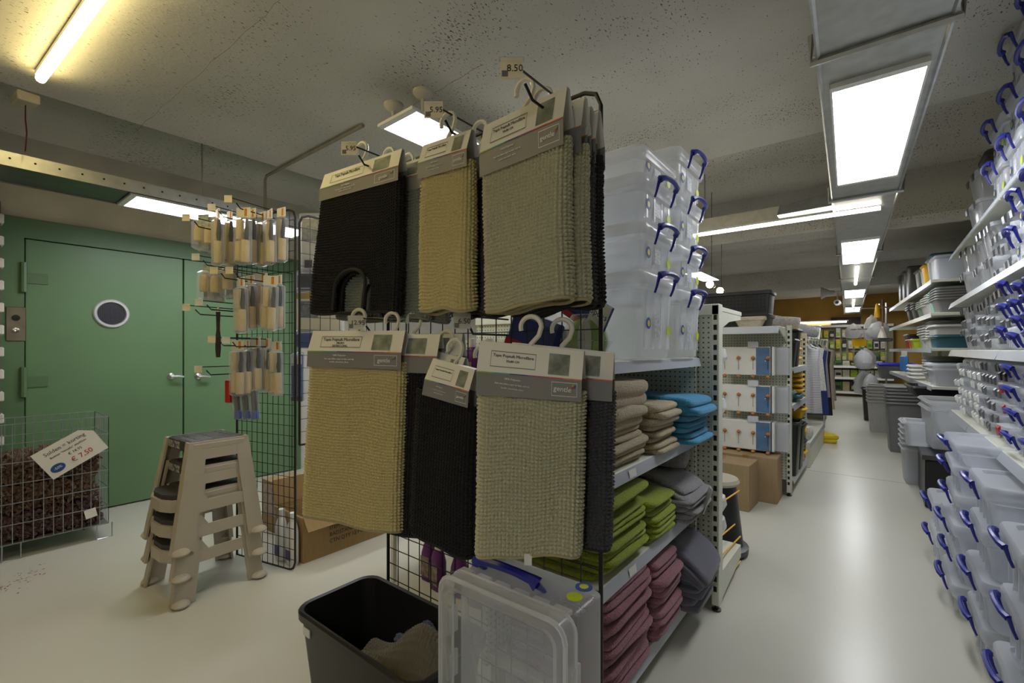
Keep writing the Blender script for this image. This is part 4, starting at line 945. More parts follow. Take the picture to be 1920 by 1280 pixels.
# ================================================================== ROLLER RACK
P0 = Vector((-2.69, 1.356, 0)); P1 = Vector((-3.2, 1.238, 0)); dvec = P0-P1
grid_panel('black wire grid rack hung with paint rollers', tuple(P1), math.atan2(dvec.y, dvec.x), dvec.length, 2.13, .045, .06)
grid_panel('black wire grid at right angles behind the roller rack', (P0.x+.012, P0.y+.02, 0), math.radians(86), .75, 2.1, .06, .075, .74)
RN = Vector((dvec.y, -dvec.x, 0)).normalized()     # outward from the rack, toward the viewer
RRZ = math.atan2(dvec.y, dvec.x)
def roller_parts():
    d = {}
    d['header_card'] = MB().box(-.043, .043, -.002, .002, .262, .318).mesh('card', card_white)
    d['orange_print'] = MB().box(.008, .024, -.003, -.002, .270, .312).mesh('print', orange_p)
    d['bag'] = MB().bbox(-.046, .046, -.026, .026, .0, .262, .012).mesh('bag', bag_pl, True)
    d['handle'] = MB().tube([(.022, 0, .13), (.020, 0, .17), (.026, 0, .21), (.022, 0, .255)], .012, 8, True, [.009, .013, .011, .007]).mesh('handle', black_pl, True)
    d['upper_sleeve'] = MB().lathe([(.006, .14), (.019, .14), (.020, .145), (.020, .245), (.018, .25), (.006, .25)], 14, (-.02, 0, 0)).mesh('sleeve', tan_roll, True)
    d['lower_sleeve'] = MB().lathe([(.006, .012), (.021, .012), (.022, .017), (.022, .13), (.020, .135), (.006, .135)], 14, (.016, -.002, 0)).mesh('sleeve', tan_roll, True)
    d['rear_sleeve'] = MB().lathe([(.006, .02), (.019, .02), (.02, .025), (.02, .125), (.018, .13), (.006, .13)], 14, (-.026, .004, 0)).mesh('sleeve', tan_roll, True)
    return d
RP = roller_parts()
def roller_set(label, px, ytop, d, tilt=0):
    p = W(px, ytop, d); t = thing('paint_roller_set', label, 'paint roller', (p.x, p.y, p.z-.318), (0, tilt, RRZ+random.uniform(-.35, .35)), 'paint roller sets')
    hc = None
    for k, me in RP.items():
        if k == 'orange_print': part(k, me, hc)
        else:
            o = part(k, me, t)
            if k == 'header_card': hc = o
for row, (yt, items) in enumerate(((392, [(408, 2.60), (430, 2.70), (455, 2.60), (472, 2.68), (490, 2.72), (506, 2.68), (526, 2.72)]), (514, [(452, 2.62), (470, 2.68), (487, 2.72), (504, 2.66), (522, 2.72)]), (634, [(446, 2.64), (464, 2.68), (481, 2.70), (498, 2.74), (518, 2.72)]))):
    for i, (px, d) in enumerate(items):
        roller_set('bagged tan paint roller set, %s row of the grid rack, %s from left' % (['top', 'middle', 'bottom'][row], CNT[i]), px, yt+random.uniform(-3, 6)-(i == 2)*8, d, random.uniform(-.04, .04))
for i, px in enumerate((447, 463, 479)):
    p = W(px, 786, 2.66); t = thing('paint_brush', 'black brush with blue tip below the rollers, %s from left' % CNT[i], 'brush', p, (0, -.12, RRZ), 'blue-tipped brushes')
    part('handle', MB().bbox(-.02, .02, -.008, .008, .05, .165, .005).mesh('handle', black_pl, True), t); part('sleeve', MB().bbox(-.024, .024, -.010, .010, .0, .05, .004).mesh('tip', M('bright_blue_plastic', S(42, 74, 190), .35), True), t)
    part('blister', MB().bbox(-.03, .03, -.014, .014, .0, .17, .006).mesh('blister', bag_pl, True), t)
for i, (px, py) in enumerate(((374, 420), (393, 424), (384, 514), (404, 516), (427, 510))):
    p = W(px, py, 2.72); t = thing('foam_roller', 'tan foam roller head in a blister, %s' % ['top pair left', 'top pair right', 'second row first from left', 'second row second from left', 'second row third from left'][i], 'paint roller', (p.x, p.y, p.z-.15), (0, 0, RRZ+.3), 'foam rollers in blisters')
    part('sleeve', cached('fsl', lambda: MB().lathe([(.008, .05), (.026, .05), (.028, .06), (.028, .12), (.022, .142), (.001, .148)], 14).mesh('sleeve', tan_roll, True)), t)
    part('blister', cached('fbl', lambda: MB().bbox(-.036, .036, -.034, .03, .0, .17, .014).mesh('blister', bag_pl, True)), t)
    part('backing_card', cached('fcd', lambda: MB().box(-.034, .034, .028, .031, -.005, .215).mesh('card', M('green_white_card', S(188, 200, 194), .5, scale=30, var=.3))), t)
p = W(409, 578, 2.66); t = thing('scraper', 'long dark brush handle hanging on the left hook', 'tool', (p.x, p.y, p.z-.28))
part('handle', MB().tube([(0, 0, .0), (0, 0, .05), (0, 0, .12), (0, 0, .16), (0, 0, .26)], .012, 8, True, [.011, .015, .014, .009, .012]).mesh('handle', M('dark_wood', S(62, 46, 42), .4), True), t); part('hang_loop', MB().tube([(0, 0, .26), (0, 0, .285)], .005, 6).mesh('loop', white_pl), t)
for i, (px, py, ln) in enumerate(((397, 385, .28), (428, 369, .32), (349, 404, .30), (367, 478, .28), (401, 503, .28), (430, 503, .26), (373, 563, .30), (349, 572, .34), (397, 632, .30), (424, 634, .26), (372, 688, .30))):
    p = W(px, py, 2.52); lab = 'rack hook with small tag, %s' % ['top row second', 'top row third', 'top row outermost', 'below the foam pair', 'beside the second foam row left', 'beside the second foam row right', 'empty pair upper', 'empty pair outermost', 'beside the brush handle', 'left of the bottom rollers', 'lowest empty one'][i]
    hook(lab, p, ln, None, paper if i % 3 else tag_w_m, tag_w=.042, group='rack hooks', dirv=-RN, drop=.045)
p = W(430, 735, 2.68); single('red_packet', MB().bbox(-.02, .02, -.015, .015, 0, .13, .004).mesh('packet', red_pl), 'red packet hanging behind the bottom roller row', 'packet', (p.x, p.y, p.z-.06), .3)
# packs on the second grid
def pack(label, px0, px1, py0, py1, d, mt, th=.05, extra=None, cat='packet', name='bagged_pack', rot=None):
    a, b = W(px0, py1, d), W(px1, py0, d); wd = (px1-px0)/FPX*d; ht = b.z-a.z
    t = thing(name, label, cat, W((px0+px1)/2, py1, d), YAW if rot is None else rot)
    part('pack', MB().bbox(-wd/2, wd/2, 0, th, 0, ht, min(.012, th*.3)).mesh('pack', mt), t)
    part('wrap', MB().bbox(-wd/2-.004, wd/2+.004, -.006, th+.006, -.004, ht+.02, .008).mesh('wrap', bag_pl, True), t)
    for (x0, x1, z0, z1, m2) in (extra or []): part('print', MB().box(-wd/2+x0*wd, -wd/2+x1*wd, -.003, -.001, z0*ht, z1*ht).mesh('print', m2), t)
    return t
greyprint = M('grey_photo_print', S(150, 152, 156), .4, scale=40, var=.3)
pack('large white bedding pack behind the roller rack', 562, 640, 405, 508, 3.0, card_white, .06, [(.05, .95, .55, .95, greyprint), (.12, .3, .06, .2, ink)])
pack('dark pack on the second row behind the roller rack', 556, 640, 512, 545, 3.0, black_pl, .06)
pack('cream and gold pack in the third row behind the roller rack', 554, 640, 545, 622, 2.98, paper, .05, [(.1, .5, .35, .75, greyprint), (.0, 1, .8, .95, M('gold_foil', S(210, 180, 90), .3, .6))])
pack('dark blue pack under the cream one behind the rack', 552, 640, 624, 652, 2.98, inkblue, .05)
for i in range(2): pack('blue and white strip pack, %s from the roller rack' % CNT[i], 545+i*11, 556+i*11, 668-i*3, 752, 2.9, M('blue_stripe', S(86, 128, 190), .4, scale=50, var=.3), .02, [(.1, .9, .8, .98, paper_w), (.1, .9, .0, .1, black_pl)])
# carton, bottles, box by the grid
t = thing('carton', 'open cardboard carton with printed side on the floor behind the mats', 'carton', (-2.92, 1.73, 0), 0)
part('shell', bin_mesh(.36, .60, .285, .995, .004, .004, .004, 1).mesh('shell', carton), t)
part('flap', MB().box(-.18, .18, 0, .004, 0, .30).mesh('flap', carton), t, (0, .30, .283), (-.25, 0, 0)); part('flap', MB().box(0, .004, -.3, .3, 0, .16).mesh('flap', carton), t, (-.18, 0, .283), (0, -.3, 0))
part('flap', MB().box(0, .10, -.3, .28, -.003, 0).mesh('flap', carton), t, (.18, 0, .285), (0, .9, 0))
for i, b_ in enumerate(('QUANTITY', 'ITEM NO. 457793', 'BADSTAND 60X', 'CTN QTY 12 PCS')): text(b_, .034, ink, t, frame((.1865, -.13, .21-i*.042), (0, 1, 0), (0, 0, 1)), 'LEFT')
for i, (x, y) in enumerate(((-2.80, 1.395), (-2.92, 1.385))):
    t = thing('bottle', 'white plastic bottle behind the wire grid, %s' % ('nearer the carton' if i == 0 else 'nearer the stools'), 'bottle', (x, y, 0), 0, 'white bottles behind the grid')
    part('body', cached('bot', lambda: MB().loft([ring(.078, .05, .02, 0, 3), ring(.085, .056, .024, .02, 3), ring(.085, .056, .024, .2, 3), ring(.05, .04, .018, .25, 3), ring(.03, .03, .014, .265, 3)], True, True).mesh('bottle', white_pl, True)), t)
    part('cap', cached('botc', lambda: MB().lathe([(.02, .262), (.02, .31), (.001, .312)], 12).mesh('cap', white_pl, True)), t)
    part('print', cached('botp', lambda: MB().box(-.03, .03, -.0295, -.0285, .03, .09).mesh('print', M('violet_print', S(96, 90, 150), .5))), t)
t = thing('carton', 'brown box with blue print standing behind the wire rack', 'carton', (-3.34, 1.66, 0)); part('body', MB().bbox(-.2, .2, -.12, .12, 0, .36, .004).mesh('body', carton2), t); part('label', MB().box(-.18, .12, -.1215, -.12, .12, .34).mesh('label', M('pink_grey_label', S(190, 176, 168), .6, scale=30, var=.2)), t)
# open shelf with purple bottles seen through the mat grid
t = thing('back_shelf', 'cream shelf with purple bottles glimpsed through the mat grid', 'shelf unit', (0, 0, 0))
for z in (1.10, .66): part('board', MB().bbox(-2.15, -1.24, 1.62, 2.02, z-.03, z, .003).mesh('board', cream), t)
for x in (-2.15, -1.26):
    for y in (1.64, 2.0): part('post', MB().box(x, x+.025, y-.012, y+.012, 0, 1.36).mesh('post', cream), t)
part('back', MB().box(-2.15, -1.24, 2.02, 2.03, .6, 1.36).mesh('back', creamperf), t)
purple = M('purple_plastic', S(104, 36, 122), .35)
def pbottle(label, loc): 
    t = thing('detergent_bottle', label, 'bottle', loc, random.uniform(-.2, .2), 'purple bottles')
    part('body', cached('pb', lambda: MB().loft([ring(.085, .06, .02, 0, 3), ring(.09, .065, .025, .02, 3), ring(.09, .065, .025, .15, 3), ring(.06, .05, .02, .2, 3), ring(.034, .034, .015, .215, 3)], True, True).mesh('bottle', purple, True)), t)
    part('cap', cached('pbc', lambda: MB().lathe([(.021, .213), (.019, .255), (.001, .257)], 12).mesh('cap', white_pl, True)), t)
    part('label', cached('pbl', lambda: MB().box(-.034, .034, -.0342, -.0335, .03, .14).mesh('label', M('bottle_label', S(170, 150, 140), .5, scale=30, var=.4))), t)
for i in range(7): pbottle('purple bottle on the back shelf behind the mat grid, %s from left' % CNT[i], (-2.05+i*.115, 1.70, 1.101))
for i, (x, y) in enumerate(((-2.0, 1.78), (-1.88, 1.74), (-1.74, 1.76), (-1.6, 1.75))): pbottle('purple bottle on the floor behind the mat grid, %s from left' % CNT[i], (x, y, .0))
# ================================================================== RIGHT WALL SHELVES, NEAR BAYS
RX, RXB = .45, .96
RS = thing('wall_shelf', 'cream wall shelving packed with clear boxes along the right side', 'shelf unit', (0, 0, 0))
RZ = [.84, 1.30, 1.66, 2.03]
part('back_panel', MB().box(RXB, RXB+.03, 1.3, 4.95, .1, 2.6).mesh('panel', creamperf), RS)
for y in (1.3, 2.2, 3.12, 4.04, 4.95): part('upright', MB().box(RXB-.03, RXB, y-.02, y+.02, 0, 2.6).mesh('upright', cream), RS)
for z in RZ:
    for (y0, y1) in ((1.3, 2.19), (2.2, 3.11), (3.12, 4.03), (4.04, 4.93)):
        s = part('shelf_board', MB().bbox(RX, RXB, y0, y1, z-.03, z, .003).mesh('shelf', cream), RS)
        part('price_strip', MB().add([(RX-.002, y0, z-.002), (RX-.002, y1, z-.002), (RX-.016, y1, z-.045), (RX-.016, y0, z-.045)], [(0,1,2,3)]).mesh('strip', grey_strip), s)
part('base_shelf', MB().bbox(RX+.12, RXB, 1.3, 4.93, .06, .1, .003).mesh('shelf', cream), RS)
def col(where, y, z0, hs, Wd=.37, L=.47, x=None, grp='clear boxes on the wall shelves', sticker=True, handle=True, extra='clear box with blue handles'):
    z = z0+.001; x = (RX+L/2+.02) if x is None else x; n = len(hs)
    for i, h in enumerate(hs):
        clear_box('%s, %s in %s' % (extra, nth(i, n), where), (x+random.uniform(-.008, .008), y, z), L, Wd, h, random.uniform(-.02, .02), grp, ends=(-1,), sticker=sticker, handle=handle, pm=frost_pl); z += h+.001
# top shelf
col('the nearest top shelf stack', 2.60, 2.03, [.21, .21, .22])
col('the second top shelf stack', 2.985, 2.03, [.21, .21, .22])
col('the third top shelf stack', 3.375, 2.03, [.21, .21])
def clip_parts(L, Wd, H, lidm, clipm):
    b = MB(); b.loft([ring(L*.82, Wd*.82, .02, .002, 2), ring(L*.94, Wd*.94, .025, H-.022, 2), ring(L, Wd, .028, H-.02, 2), ring(L, Wd, .028, H-.012, 2)], True, False)
    l = MB(); l.loft([ring(L*1.01, Wd*1.01, .028, H-.014, 2), ring(L*1.02, Wd*1.02, .028, H-.002, 2), ring(L*.9, Wd*.9, .025, H, 2)], False, True)
    c = MB(); c.add([(-.004, -.022, .0), (-.004, .022, .0), (-.014, .022, -.012), (-.014, -.022, -.012), (-.009, .02, -.045), (-.009, -.02, -.045), (-.002, .02, -.045), (-.002, -.02, -.045)], [(0,1,2,3),(3,2,4,5),(5,4,6,7),(7,6,1,0),(0,3,5,7),(1,6,4,2)])
    return b.mesh('body', frost_pl, True), l.mesh('lid', lidm, True), c.mesh('clip', clipm)
def clip_box(label, loc, L, Wd, H, lidm=milky_pl, clipm=silver_pl, rot=0, nclip=2, grp='clip-lid containers'):
    b, l, c = cached(('clip', L, Wd, H, lidm.name, clipm.name), lambda: clip_parts(L, Wd, H, lidm, clipm))
    t = thing('clip_container', label, 'container', loc, rot, grp); part('body', b, t); part('lid', l, t)
    for k in range(nclip): part('clip', c, t, (-L/2, (k-(nclip-1)/2)*Wd*.5, H-.002))
def ccol(where, y, z0, n, H, Wd, L=.36, **k):
    z = z0+.001
    for i in range(n):
        clip_box('clear clip container, %s in %s' % (nth(i, n), where), (RX+L/2+.03+random.uniform(-.015, .02), y+random.uniform(-.015, .015), z), L, Wd, H, rot=random.uniform(-.06, .06), **k); z += H+.001
ccol('the far stack on the top shelf', 4.10, 2.03, 2, .18, .34)
t = thing('black_tray', 'black and red tub on top of the far top shelf stack', 'tub', (RX+.24, 4.12, 2.393)); part('tub', bin_mesh(.34, .3, .12, .8, .04, .004, .02, 3).mesh('tub', black_pl, True), t); part('red_label', MB().box(-.150, -.148, -.08, .08, .03, .08).mesh('label', red_pl), t)
# 1.66 shelf
col('the nearest stack, second shelf from top', 2.55, 1.66, [.155, .155], .30)
col('the second stack, second shelf from top', 2.87, 1.66, [.155, .155], .30)
ccol('the four-high stack, second shelf from top', 3.20, 1.66, 4, .075, .26)
ccol('the five-high stack, second shelf from top', 3.50, 1.66, 5, .06, .22)
ccol('the narrow pair, second shelf from top', 3.78, 1.66, 2, .16, .20)
ccol('the wider far pair, second shelf from top', 4.08, 1.66, 2, .15, .26)
ccol('the farthest pair, second shelf from top', 4.50, 1.66, 2, .17, .32)
# 1.30 shelf
for r in range(2):
    col('small stack %s on the eye-level shelf' % CNT[r], 2.55+r*.21, 1.30, [.066, .066, .066, .066], .19, .34, sticker=False, extra='small clear box with blue clips')
col('the eye-level shelf stack beside the silver clips', 3.0, 1.30, [.10, .10, .10], .24, .38, sticker=False, extra='clear box with blue clips')
ccol('the first silver-clipped stack on the eye-level shelf', 3.27, 1.30, 4, .075, .22)
ccol('the second silver-clipped stack on the eye-level shelf', 3.52, 1.30, 5, .058, .20)
ccol('the third stack on the eye-level shelf', 3.76, 1.30, 3, .095, .22)
ccol('the fourth stack on the eye-level shelf', 4.02, 1.30, 4, .07, .24)
ccol('the fifth stack on the eye-level shelf', 4.34, 1.30, 3, .10, .28, clipm=silver_pl)
ccol('the farthest stack on the eye-level shelf', 4.70, 1.30, 2, .15, .30)
# .84 shelf
col('the waist-high shelf, nearest stack', 2.52, .84, [.12, .12, .13], .36, sticker=False)
col('the waist-high shelf, second stack', 2.90, .84, [.10, .10, .10, .09], .34, sticker=False)
ccol('the red-clipped stack on the waist-high shelf', 3.20, .84, 3, .10, .20, clipm=red_pl, nclip=1)
clip_box('flat black-lidded container on the red-clipped stack', (RX+.21, 3.20, 1.145), .36, .22, .055, black_pl, black_pl)
ccol('the silver stack beside the red clips', 3.42, .84, 6, .065, .20)
ccol('the second silver stack of the waist-high shelf', 3.66, .84, 6, .065, .22)
ccol('the white-clipped stack of the waist-high shelf', 3.92, .84, 6, .065, .24, clipm=white_pl)
ccol('the second white-clipped stack of the waist-high shelf', 4.20, .84, 6, .065, .25, clipm=white_pl)
ccol('the third white-clipped stack of the waist-high shelf', 4.50, .84, 6, .065, .26, clipm=white_pl)
ccol('the farthest stack of the waist-high shelf', 4.80, .84, 3, .12, .24, clipm=white_pl)
# floor stacks
def fcol(where, x0, y, hs, Wd, L):
    z = .002; n = len(hs)
    for i, h in enumerate(hs):
        clear_box('clear box with blue handle, %s in %s' % (nth(i, n), where), (x0+L/2+random.uniform(-.012, .012), y+random.uniform(-.01, .01), z), L, Wd, h, random.uniform(-.03, .03), 'clear boxes stacked on the floor', ends=(-1,), sticker=False, pm=frost_pl); z += h+.001
fcol('the lowest floor stack', .265, 3.83, [.21, .20], .42, .55)
fcol('the tallest floor stack', .285, 3.31, [.16, .145, .145, .145, .135, .11], .48, .62)
fcol('the floor stack right of the tallest', .325, 2.765, [.2, .19, .19, .18], .42, .55)
fcol('the nearest floor stack', .345, 2.28, [.22, .22, .22], .42, .55)
fcol('the floor stack at the frame edge', .40, 1.82, [.25, .25], .42, .5)
# ================================================================== SECOND GONDOLA AND BEYOND, LEFT SIDE OF THE AISLE
G2Y, G2H = 4.80, 1.50
B1 = thing('gondola', 'second gondola with three hanging paper packs and black crates on top', 'shelf unit', (0, G2Y, 0))
part('pegboard', MB().box(-2.1, -.63, -.02, .02, .12, G2H).mesh('pegboard', creamperf), B1)
upright(B1, -.618, 0, G2H+.02)
part('top_shelf', MB().bbox(-2.1, -.64, -.42, .02, G2H-.03, G2H, .003).mesh('shelf', cream), B1)
part('top_strip', MB().add([(-2.1, -.422, G2H), (-.64, -.422, G2H), (-.64, -.43, G2H-.06), (-2.1, -.43, G2H-.06)], [(0,1,2,3)]).mesh('strip', grey_strip), B1)
part('shelf_bracket', MB().prism([(-.42, G2H-.03), (0, G2H-.03), (0, G2H-.13)], -.64, -.63, 'x').mesh('bracket', cream), B1)
part('base', MB().box(-2.1, -.64, -.03, .05, .03, .14).mesh('base', M('dark_base', S(90, 84, 74), .7)), B1)
# end bay of the second gondola facing the aisle
B2 = thing('end_bay', 'aisle-side shelf bay with black bins beyond the paper packs', 'shelf unit', (0, 0, 0))
part('back_panel', MB().box(-1.06, -1.03, 4.86, 5.9, .1, 1.5).mesh('panel', creamperf), B2)
part('far_panel', MB().box(-1.06, -.64, 5.88, 5.9, .1, 1.5).mesh('panel', creamperf), B2)
for z in (.14, .80, 1.14):
    s = part('shelf_board', MB().bbox(-1.03, -.60, 4.86, 5.86, z-.03, z, .003).mesh('board', cream), B2)
    part('price_strip', MB().add([(-.598, 4.86, z), (-.598, 5.86, z), (-.588, 5.86, z-.05), (-.588, 4.86, z-.05)], [(0,1,2,3)]).mesh('strip', grey_strip), s)
part('far_post', MB().box(-.64, -.60, 5.885, 5.93, 0, 1.48).mesh('post', cream), B2); o = part('slots', slots(-.628, -.612, 5.884, .1, 1.45).mesh('slots', seam_dark), B2); o['kind'] = 'stuff'
# three packs of paper lantern hangers on hooks
ball = M('wooden_ball', S(186, 124, 58), .6); packblue = M('pack_blue', S(92, 126, 166), .5, scale=8, var=.2)
for i, (py0, py1, nm) in enumerate(((650, 703, 'top'), (722, 772, 'middle'), (788, 842, 'bottom'))):
    Yp = 4.58; a = onY(1352, py1, Yp); b = onY(1452, py0, Yp); z0, z1 = onY(1400, py1, Yp).z, onY(1400, py0, Yp).z
    t = thing('hanging_pack', 'long white pack with blue picture on wooden-knob hooks, %s row' % nm, 'packet', ((a.x+b.x)/2, Yp, z0), 0, 'long white packs'); wd = b.x-a.x
    part('carton', MB().bbox(-wd/2, wd/2, 0, .16, 0, z1-z0, .006).mesh('carton', card_white), t)
    part('picture', MB().box(wd*.17, wd*.42, -.002, 0, .006, z1-z0-.006).mesh('picture', packblue), t)
    part('lamp_print', MB().lathe([(.004, .06), (.012, .1), (.02, .13), (.004, .17)], 8, (wd*.34, -.002, .0)).mesh('lamp', white_pl), t, None, None, None, (1, .1, 1))
    part('dark_edge', MB().box(wd*.43, wd*.455, -.003, .1, 0, z1-z0).mesh('edge', char_pl), t)
    part('end_window', MB().box(wd/2, wd/2+.10, .03, .14, .01, z1-z0-.01).mesh('window', milky_pl), t)
    for k in range(4):
        x = -wd*.42+k*wd*.27
        h = part('knob_cord', MB().tube([(x, -.012, .05), (x, -.012, .155)], .002, 4).mesh('cord', black_pl), t)
        for zz in (.155, -.01): part('knob', cached('knob', lambda: MB().lathe([(.001, -.018), (.014, -.01), (.018, 0), (.014, .01), (.001, .018)], 10).mesh('knob', ball, True)), h, (x, -.014, zz))
    t2 = thing('price_ticket', 'small ticket above the %s long white pack' % nm, 'label', (a.x+wd*.62, Yp-.012, z1-.005)); part('ticket', MB().box(-.04, .04, -.001, .001, 0, .05).mesh('ticket', paper_w), t2); part('clear_sleeve', MB().box(-.045, .045, -.003, -.002, -.005, .055).mesh('sleeve', bag_pl), t2)
# cartons on the floor
for i, (x0, x1, y0, y1, h, lab) in enumerate(((-1.32, -.80, 4.10, 4.40, .37, 'large brown carton on the floor below the long white packs'), (-1.15, -.66, 4.44, 4.72, .385, 'second brown carton behind, against the pegboard gondola'))):
    t = thing('carton', lab, 'carton', ((x0+x1)/2, (y0+y1)/2, 0), -.03 if i == 0 else .02); part('body', MB().bbox(-(x1-x0)/2, (x1-x0)/2, -(y1-y0)/2, (y1-y0)/2, 0, h, .004).mesh('body', carton2), t)
    part('tape', MB().box(-.025, .025, -(y1-y0)/2-.001, (y1-y0)/2+.001, h-.06, h+.001).mesh('tape', M('brown_tape', S(160, 118, 70), .4)), t)
# black crates and a stone pot on top
def crate(label, x, y, z, L, Wd, H, mt=black_pl, grp='black crates on the gondola'):
    t = thing('crate', label, 'crate', (x, y, z), 0, grp); part('shell', bin_mesh(L, Wd, H, .93, .02, .004, .012, 2).mesh('crate', mt, True), t)
    m = MB()
    for i in range(int(L*.9/.03)):
        for j in range(int((H-.05)/.03)): m.box(-L*.43+i*.03, -L*.43+i*.03+.018, -Wd/2*.975-.003, -Wd/2*.955, .02+j*.03, .038+j*.03)
    o = part('lattice', m.mesh('lattice', M('lattice_dark', S(20, 20, 24), .7), False, False), t); o['kind'] = 'stuff'
crate('low black lattice crate at the front of the gondola top', -1.0, 4.56, G2H+.001, .56, .3, .11)
crate('tall black lattice crate stacked on the low one', -.98, 4.58, G2H+.113, .54, .28, .20)
crate('black crate standing further left on the gondola top', -1.55, 4.62, G2H+.001, .45, .3, .36)
t = thing('stone_pot', 'pale woven pot in front of the black crates', 'pot', (-.86, 4.42, G2H+.001)); part('pot', bin_mesh(.24, .09, .085, .75, .03, .004, .008, 3).mesh('pot', M('pale_wicker', S(196, 184, 160), .9, bmp=.5, bscale=60), True), t)
# bins in the end bay
def bin_thing(label, loc, L, Wd, H, mt, grp, rot=0, tl=.84, name='bin', cat='bin'):
    t = thing(name, label, cat, loc, rot, grp); part('shell', cached(('bin', L, Wd, H, mt.name, tl), lambda: bin_mesh(L, Wd, H, tl, .03, .004, .018, 3).mesh('shell', mt, True)), t)
    part('rim', cached(('binrim', L, Wd, H, mt.name), lambda: MB().tube([Vector(p) for p in ring(L+.016, Wd+.016, .035, H-.018, 3)]+[Vector(ring(L+.016, Wd+.016, .035, H-.018, 3)[0])], .008, 5, False).mesh('rim', mt, True)), t); return t
for i in range(2): bin_thing('black waste bin on the lower shelf of the aisle bay, %s' % ['nearest', 'second'][i], (-.73, 5.06+i*.30, .141), .34, .27, .50-.06*i, black_pl, 'black bins in the aisle bay')
for i in range(2): bin_thing('black box on the upper shelf of the aisle bay, %s' % ['nearest', 'second'][i], (-.75, 5.02+i*.22, 1.141), .34, .2, .26+.1*i, black_pl, 'black bins in the aisle bay')
for i in range(4): bin_thing('yellow tray, %s in the pile on the aisle bay' % nth(i, 4), (-.80, 5.60, 1.141+i*.095), .34, .26, .09, yellow_pl, 'yellow trays', name='tray', cat='tray')
for i in range(5): bin_thing('yellow box, %s in the middle shelf pile of the aisle bay' % nth(i, 5), (-.78, 5.64, .801+i*.052), .34, .24, .05, yellow_pl, 'yellow boxes', name='tray', cat='tray')
for i in range(5):
    z = .141+i*.112; mt = [yellow_pl, char_pl, yellow_pl, sage_pl, yellow_pl][i]
    bin_thing('%s box, %s in the far lower pile of the aisle bay' % (['yellow', 'charcoal', 'yellow', 'green', 'yellow'][i], nth(i, 5)), (-.74, 5.72, z), .3, .2, .11, mt, 'piled small boxes', name='small_box', cat='box')
bin_thing('blue-grey tray lying on the middle shelf of the aisle bay', (-.76, 5.30, .801), .36, .3, .07, teal_pl, None, name='tray', cat='tray'); bin_thing('green box on the middle shelf beside the blue-grey tray', (-.76, 5.04, .801), .3, .18, .12, sage_pl, None, name='small_box', cat='box')
# cushions, garments, low shelf behind
def cushion(label, loc, sx, sy, sz, mt, rot): 
    me = towel_mesh(sx, sy, sz, 1, int(sx*100), .012, mt); single('cushion', me, label, 'cushion', loc, rot, 'fur cushions')
fur_w = terry('white_fur', S(206, 202, 194), 90, 1); fur_g = terry('grey_fur', S(150, 148, 146), 90, 1)
cushion('pale fluffy cushion on top of the aisle bay', (-.82, 5.62, 1.53), .34, .3, .12, fur_w, (0, .25, .3)); cushion('grey fluffy cushion leaning over the aisle end', (-.71, 6.48, 1.475), .3, .3, .12, fur_g, (0, .15, .2))
t = thing('clothes_rail', 'rail carrying the hanging clothes beyond the aisle bay', 'clothes rail', (0, 0, 0)); part('bar', MB().tube([(-.72, 6.4, 1.46), (-.70, 9.4, 1.46)], .012, 6).mesh('bar', steel), t)
for y in (6.4, 9.4): part('post', MB().tube([(-.72 if y < 7 else -.70, y, 0), (-.72 if y < 7 else -.70, y, 1.46)], .015, 6).mesh('post', steel), t)
def garment(label, y, mt, ln, wd=.42, seed=0):
    rng = random.Random(seed); m = MB(); rings = []
    for k, (f, w_) in enumerate(((0, .06), (.06, .16), (.1, .40), (.3, .36), (.6, .40), (1, .46))):
        rg = []
        for a in range(20):
            th = 2*math.pi*a/20; rg.append((math.cos(th)*w_/.46*wd/2*(1+.08*math.sin(a*2.5+seed)), math.sin(th)*(.03+.03*f)*(1+.3*math.sin(a*3+seed)), -f*ln))
        rings.append(rg)
    m.loft(rings, False, False); t = thing('garment', label, 'garment', (-.70, y, 1.40-ln), 0, 'hanging clothes')
    part('cloth', m.mesh('cloth', mt, True), t, (0, 0, ln-.02)); part('hanger', MB().tube([(0, 0, ln-.02), (0, 0, ln+.03), (.015, 0, ln+.055), (0, 0, ln+.07)], .004, 5).mesh('hanger', white_pl), t)
def stripes():
    m, nt, b = new('navy_stripes'); tc = nt.nodes.new('ShaderNodeTexCoord'); wv = nt.nodes.new('ShaderNodeTexWave'); wv.bands_direction = 'Z'; wv.inputs['Scale'].default_value = 24
    nt.links.new(tc.outputs['Object'], wv.inputs['Vector']); mix_color(nt, ramp(nt, wv.outputs['Fac'], .45, .55), S(226, 224, 222), S(36, 40, 62), b); setp(b, Roughness=.9); return m
cl = [('navy and white striped dress on the clothes rail', stripes(), .85), ('white top with thin straps on the clothes rail', fur_w, .6), ('royal blue dress hanging on the clothes rail', M('royal_cloth', S(40, 52, 110), .9), .95), ('grey patterned blouse on the clothes rail', fur_g, .75), ('long black dress hanging on the clothes rail', M('black_cloth', S(34, 34, 38), .9), 1.05), ('beige coat farthest along the clothes rail', beige_w, 1.0), ('pale pink cardigan on the clothes rail', M('pale_pink_cloth', S(190, 170, 172), .9), .9)]
for i, (lab, mt, ln) in enumerate(cl): garment(lab, 6.75+i*.40, mt, ln, .36, i)
t = thing('low_shelf', 'low shelf with folded goods under the hanging clothes', 'shelf unit', (-.80, 6.9, 0)); part('body', MB().bbox(-.25, .22, -.85, .85, .0, .28, .005).mesh('body', cream), t); part('price_strip', MB().box(.221, .224, -.85, .85, .22, .28).mesh('strip', grey_strip), t)
cushion('pale folded throw on the low shelf under the clothes', (-.78, 6.35, .283), .36, .4, .14, fur_w, 0)
single('yellow_cloth', towel_mesh(.2, .3, .1, 2, 5, .01, M('yellow_cloth_mat', S(226, 196, 40), .9)), 'bright yellow cloth at the foot of the low shelf', 'cloth', (-.56, 7.95, .002), .3)
